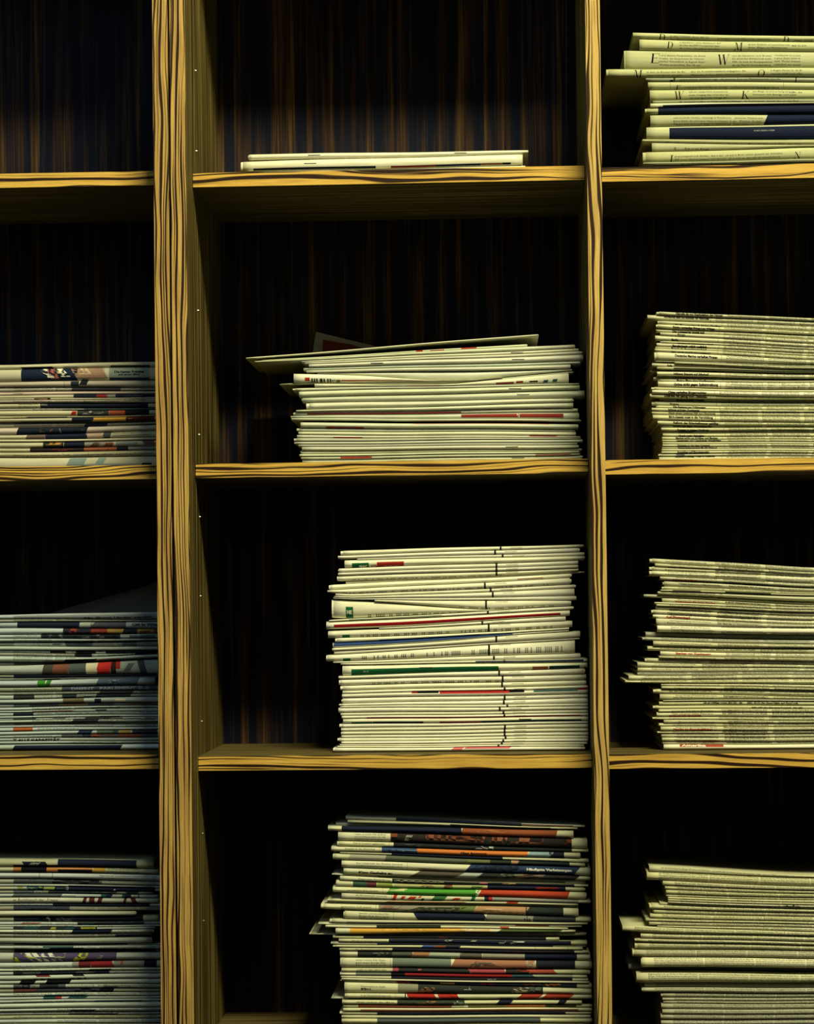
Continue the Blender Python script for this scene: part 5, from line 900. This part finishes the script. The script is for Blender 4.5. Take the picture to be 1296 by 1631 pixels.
s4 = crop(0, 1350, 4.8); w4 = lambda yl, yr, *o, **k: left(s4, yl, yr, *o, **k)
def mo4(seed, x0, x1, pal=(NV, SLA, GRY, (.03,.035,.04), (.02,.03,.03)), n=7): return MOS(s4(x0), s4(x1), pal, n, seed)
MAR = (.10,.02,.025)
rows = [
 w4(85,104, S_((s4(180),s4(360),NV,-6,.3,1),(s4(230),s4(300),LGR,8,.3,.8),(s4(440),s4(1042),(.014,.02,.045)),(s4(100),s4(1042),BLK,0,.7,1)), xr=1172, rec=0, label='topmost newspaper, dark cover with rounded white end'),
 w4(150,166, S_((s4(160),s4(355),BLK),(s4(355),s4(440),(.50,.20,.05)),(s4(440),s4(705),(.55,.25,.08),0,.0,.35),(s4(440),s4(705),BLK,0,.35,1),(s4(705),s4(800),(.55,.33,.05),5),(s4(100),s4(160),(.4,.18,.05))), BODY(s4(820),s4(1080),50), xr=1212, rec=0, label='newspaper with orange and black stripe and rolled end'),
 w4(188,205, BODY(s4(760),s4(1200),80,4,5,3.6,2), S_((s4(298),s4(301),BLK),(s4(397),s4(400),BLK)), rec=1, label='pale newspaper with two thin black lines around its spine', col=CL),
 w4(240,262, S_((s4(100),s4(775),(.07,.09,.09),0,.2,1)), BODY(s4(770),s4(1180),70), mn=6, rec=3, col=GREY), w4(282,296, S_((s4(520),s4(1180),NV,0,.3,1)), mn=3, rec=2, col=CL),
 w4(298,312, mo4(31,100,520,(LGR,(.3,.36,.1),TEA,NV)), S_((s4(520),s4(1185),NV),(s4(868),s4(880),WHITE,2,.1,.8)), mn=6, rec=2, label='newspaper with speckled green left part and navy right'),
 w4(330,345, mo4(33,100,1055), mn=5, rec=3, col=GREY, xr=1168), w4(357,362, mo4(35,770,1065,(LGR,TEA,NV,(.5,.55,.5)),9), mn=4, rec=1, xr=1210, col=CL),
 w4(382,386, T(s4(100),5.8,4.2,'er Buchbesuch der „Presse“',False,(.12,.14,.12),74), S_((s4(632),s4(658),MAR,3),(s4(680),s4(722),MAR,0),(s4(745),s4(778),MAR,3),(s4(943),s4(965),MAR,2),(s4(1005),s4(1042),MAR,-5)), rec=0, mn=8, xr=1216, label='white newspaper with dark maroon marks', col=(.78,.80,.68)),
 w4(430,428, S_((s4(400),s4(1142),NV)), mn=4, rec=3, col=CL), w4(452,454, S_((s4(100),s4(530),(.05,.06,.09))), mn=6, rec=2, col=GREY), 
 w4(488,486, rec=0, th=9, mn=7, xr=1035, label='bright cream newspaper with a frayed right end', col=WHITE),
 w4(530,520, S_((s4(100),s4(1090),(.014,.016,.028)),(s4(290),s4(350),BLK),(s4(350),s4(378),GRY),(s4(378),s4(420),BLK),(s4(425),s4(560),SLA)), mn=8, rec=4, xr=1212, label='dark newspaper with a pale right end'),
 w4(574,572, S_((s4(590),s4(850),BLK),(s4(850),s4(1100),NV),(s4(160),s4(300),(.35,.16,.10),5,.1,.7)), mn=4, rec=2, col=CL),
 w4(598,592, mn=2.4, rec=1, col=CL), w4(610,604, mo4(41,100,740,((.45,.45,.06),(.03,.05,.05),TEA,NV),8), mn=3.8, rec=1, xr=1175, label='newspaper with yellow specks on dark stripe', col=CL),
 w4(632,628, rec=0, xr=1165, mn=4, col=(.76,.80,.66), look='bright newspaper with clean edge'), w4(658,655, rec=2, xr=1150, mn=6, col=GREY, look='plain grey newspaper'), w4(692,686, rec=1, xr=1148, mn=8, col=(.52,.55,.46), label='plain rounded grey newspaper, the thicker of two'),
 w4(736,738, S_((s4(100),s4(970),NV,0,.0,.7)), mn=3, rec=5, col=GREY), w4(756,752, BODY(s4(100),s4(320),50,4,2.6,3,2), S_((s4(325),s4(560),TEA,0,.0,.5)), mn=4, rec=1, col=CL),
 w4(778,778, S_((s4(100),s4(1190),(.012,.012,.018))), mn=5, rec=6, look='nearly black newspaper'),
 w4(808,808, S_((s4(100),s4(890),(.085,.07,.15)),(s4(100),s4(140),(.50,.55,.04),-7,.4,1),(s4(180),s4(245),(.50,.55,.04),-16,.0,.55),(s4(215),s4(440),(.62,.62,.54),-18),(s4(430),s4(485),(.28,.27,.34),12,.0,.75),(s4(455),s4(520),(.50,.55,.04),14,.0,.5),(s4(575),s4(660),(.52,.56,.04),12),(s4(745),s4(780),GRY,4,.3,.7)), BODY(s4(900),s4(1200),60,4,8,4,1.8), rec=0, mn=12, label='thick newspaper with purple, yellow-green and white picture', col=(.60,.62,.52)),
 w4(880,862, T(s4(105),7.4,2.6,'kein Essen-Küche, wurde beinahe hier gab es die',False,(.04,.05,.04),86), S_((s4(550),s4(600),GRY),(s4(600),s4(690),(.16,.02,.025)),(s4(690),s4(865),(.30,.025,.03),-5),(s4(865),s4(1100),(.26,.26,.24)),(s4(920),s4(940),(.4,.08,.06)),(s4(1100),s4(1197),NV)), rec=0, mn=9, label='newspaper with dark red picture and black block at right', col=CL),
 w4(928,920, rec=0, mn=3.5, col=(.68,.74,.64)), w4(948,940, mo4(51,100,835,(NV,SLA,(.02,.02,.03)),8), mn=5, rec=1, col=CL),
 w4(978,962, S_((s4(275),s4(380),(.16,.03,.03),-4,.0,.35),(s4(555),s4(640),(.02,.02,.02),-4,.0,.35)), T(s4(255),8.4,3.2,'330 Min. G.',True,(.03,.03,.03),28), T(s4(530),8.2,3.2,'330 Min. G.',True,(.03,.03,.03),28), rec=0, mn=7, label='pale newspaper repeating "330 Min. G." twice', col=(.70,.74,.66)),
 w4(1018,1002, S_((s4(150),s4(265),BLK,5),(s4(350),s4(535),BLK,5)), mn=6, rec=1, col=CL, label='newspaper with two black patches'),
 w4(1048,1045, mo4(53,100,500), BODY(s4(790),s4(1170),70,4,3,3.6,2), mn=6, rec=1, col=CL), w4(1082,1078, S_((s4(100),s4(270),(.14,.05,.05)),(s4(270),s4(760),(.05,.055,.08))), mn=6, rec=2, col=GREY),
 w4(1115,1108, rec=0, mn=5, col=CL), w4(1142,1135, S_((s4(330),s4(425),TEA),(s4(425),s4(470),(.40,.05,.04)),(s4(520),s4(660),TEA,5,.1,.8)), mn=4.5, rec=1, col=CL, label='newspaper with small teal and red patch'), w4(1170,1152, mn=4, rec=0, col=(.66,.74,.62)),
 w4(1190,1172, mn=8, rec=0, col=(.70,.76,.62), label='thick plain pale newspaper low in the stack'), w4(1236,1222, mn=3, col=CL), w4(1260,1250, col=CL), w4(1290,1282), w4(1320,1310, col=CL), w4(1352,1345), w4(1390,1385, col=CL), w4(1430,1425), w4(1470,1465, col=CL),
]
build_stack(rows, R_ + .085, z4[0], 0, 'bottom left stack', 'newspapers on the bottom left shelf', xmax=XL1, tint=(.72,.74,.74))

# ================================================================== papers leaning at the back
def leaning(name, pts, Y0, Y1, col, label, cat, group, patch=None):
    "thin folded paper propped against the back panel; pts: outline in photo px, first two at the bottom"
    W_ = [P(x, y, Y0 if i < 2 else Y1) for i, (x, y) in enumerate(pts)]
    if Y0 < YB - .04 and pts[0][0] < 400: W_ = [np.array([min(p[0], XL1 - .002), p[1], p[2]]) for p in W_]
    c = sum(W_) / len(W_); t = 0.0022; n = len(W_)
    V = [tuple(p - c) for p in W_] + [tuple(p - c + np.array([0, t, 0])) for p in W_]
    F = [tuple(range(n)), tuple(reversed(range(n, 2 * n)))] + [(i, i + n, (i + 1) % n + n, (i + 1) % n) for i in range(n)]
    me = bpy.data.meshes.new(name); me.from_pydata(V, [], F); me.materials.append(M_gloss); me.materials.append(M_ink); me.materials.append(M_news)
    o = link(name, me, None, tuple(c)); o.color = (*col, 1); o['label'] = label; o['category'] = cat; o['group'] = group
    # loose inner leaf edge showing along the top
    V2 = [tuple(p - c + np.array([0.002, t + .0006, -.001])) for p in W_] + [tuple(p - c + np.array([0.002, t + .0014, -.001])) for p in W_]
    m2 = bpy.data.meshes.new('inner_pages'); m2.from_pydata(V2, [], F); m2.materials.append(M_news); i2 = link('inner_pages', m2, o); i2.color = (*col, 1)
    if patch:
        a, b_, d_, e_, colr = patch
        # bilinear on the sloping sheet: depth from height
        z0, z1 = W_[0][2], W_[2][2]
        def on(x, y):
            q = P(x, y, Y0)
            for _ in range(3):
                k = (q[2] - z0) / (z1 - z0); q = P(x, y, Y0 + (Y1 - Y0) * k)
            return q - c + np.array([0, -.0006, 0])
        m3 = bpy.data.meshes.new('masthead'); m3.from_pydata([tuple(on(*p)) for p in (a, b_, d_, e_)], [], [(0, 1, 2, 3)])
        m3.materials.append(M_ink); ca = m3.color_attributes.new('Col', 'FLOAT_COLOR', 'CORNER')
        for k in range(4): ca.data[k].color = (*colr, 1)
        mm = link('masthead', m3, o); mm['label'] = 'dark red masthead block on the cover'
    return o
leaning('magazine', [(640, 640), (486, 640), (503, 528.5), (600, 552), (650, 560)], YB - .055, YB - .022, (.34,.34,.28),  # cover grey lowered so its colour carries the shade behind the stack
        'magazine leaning at the back behind the second middle stack, dark red masthead', 'magazine', 'magazines on the second middle shelf', ((514,541),(560,549),(600,563),(514,560),(.16,.03,.02)))
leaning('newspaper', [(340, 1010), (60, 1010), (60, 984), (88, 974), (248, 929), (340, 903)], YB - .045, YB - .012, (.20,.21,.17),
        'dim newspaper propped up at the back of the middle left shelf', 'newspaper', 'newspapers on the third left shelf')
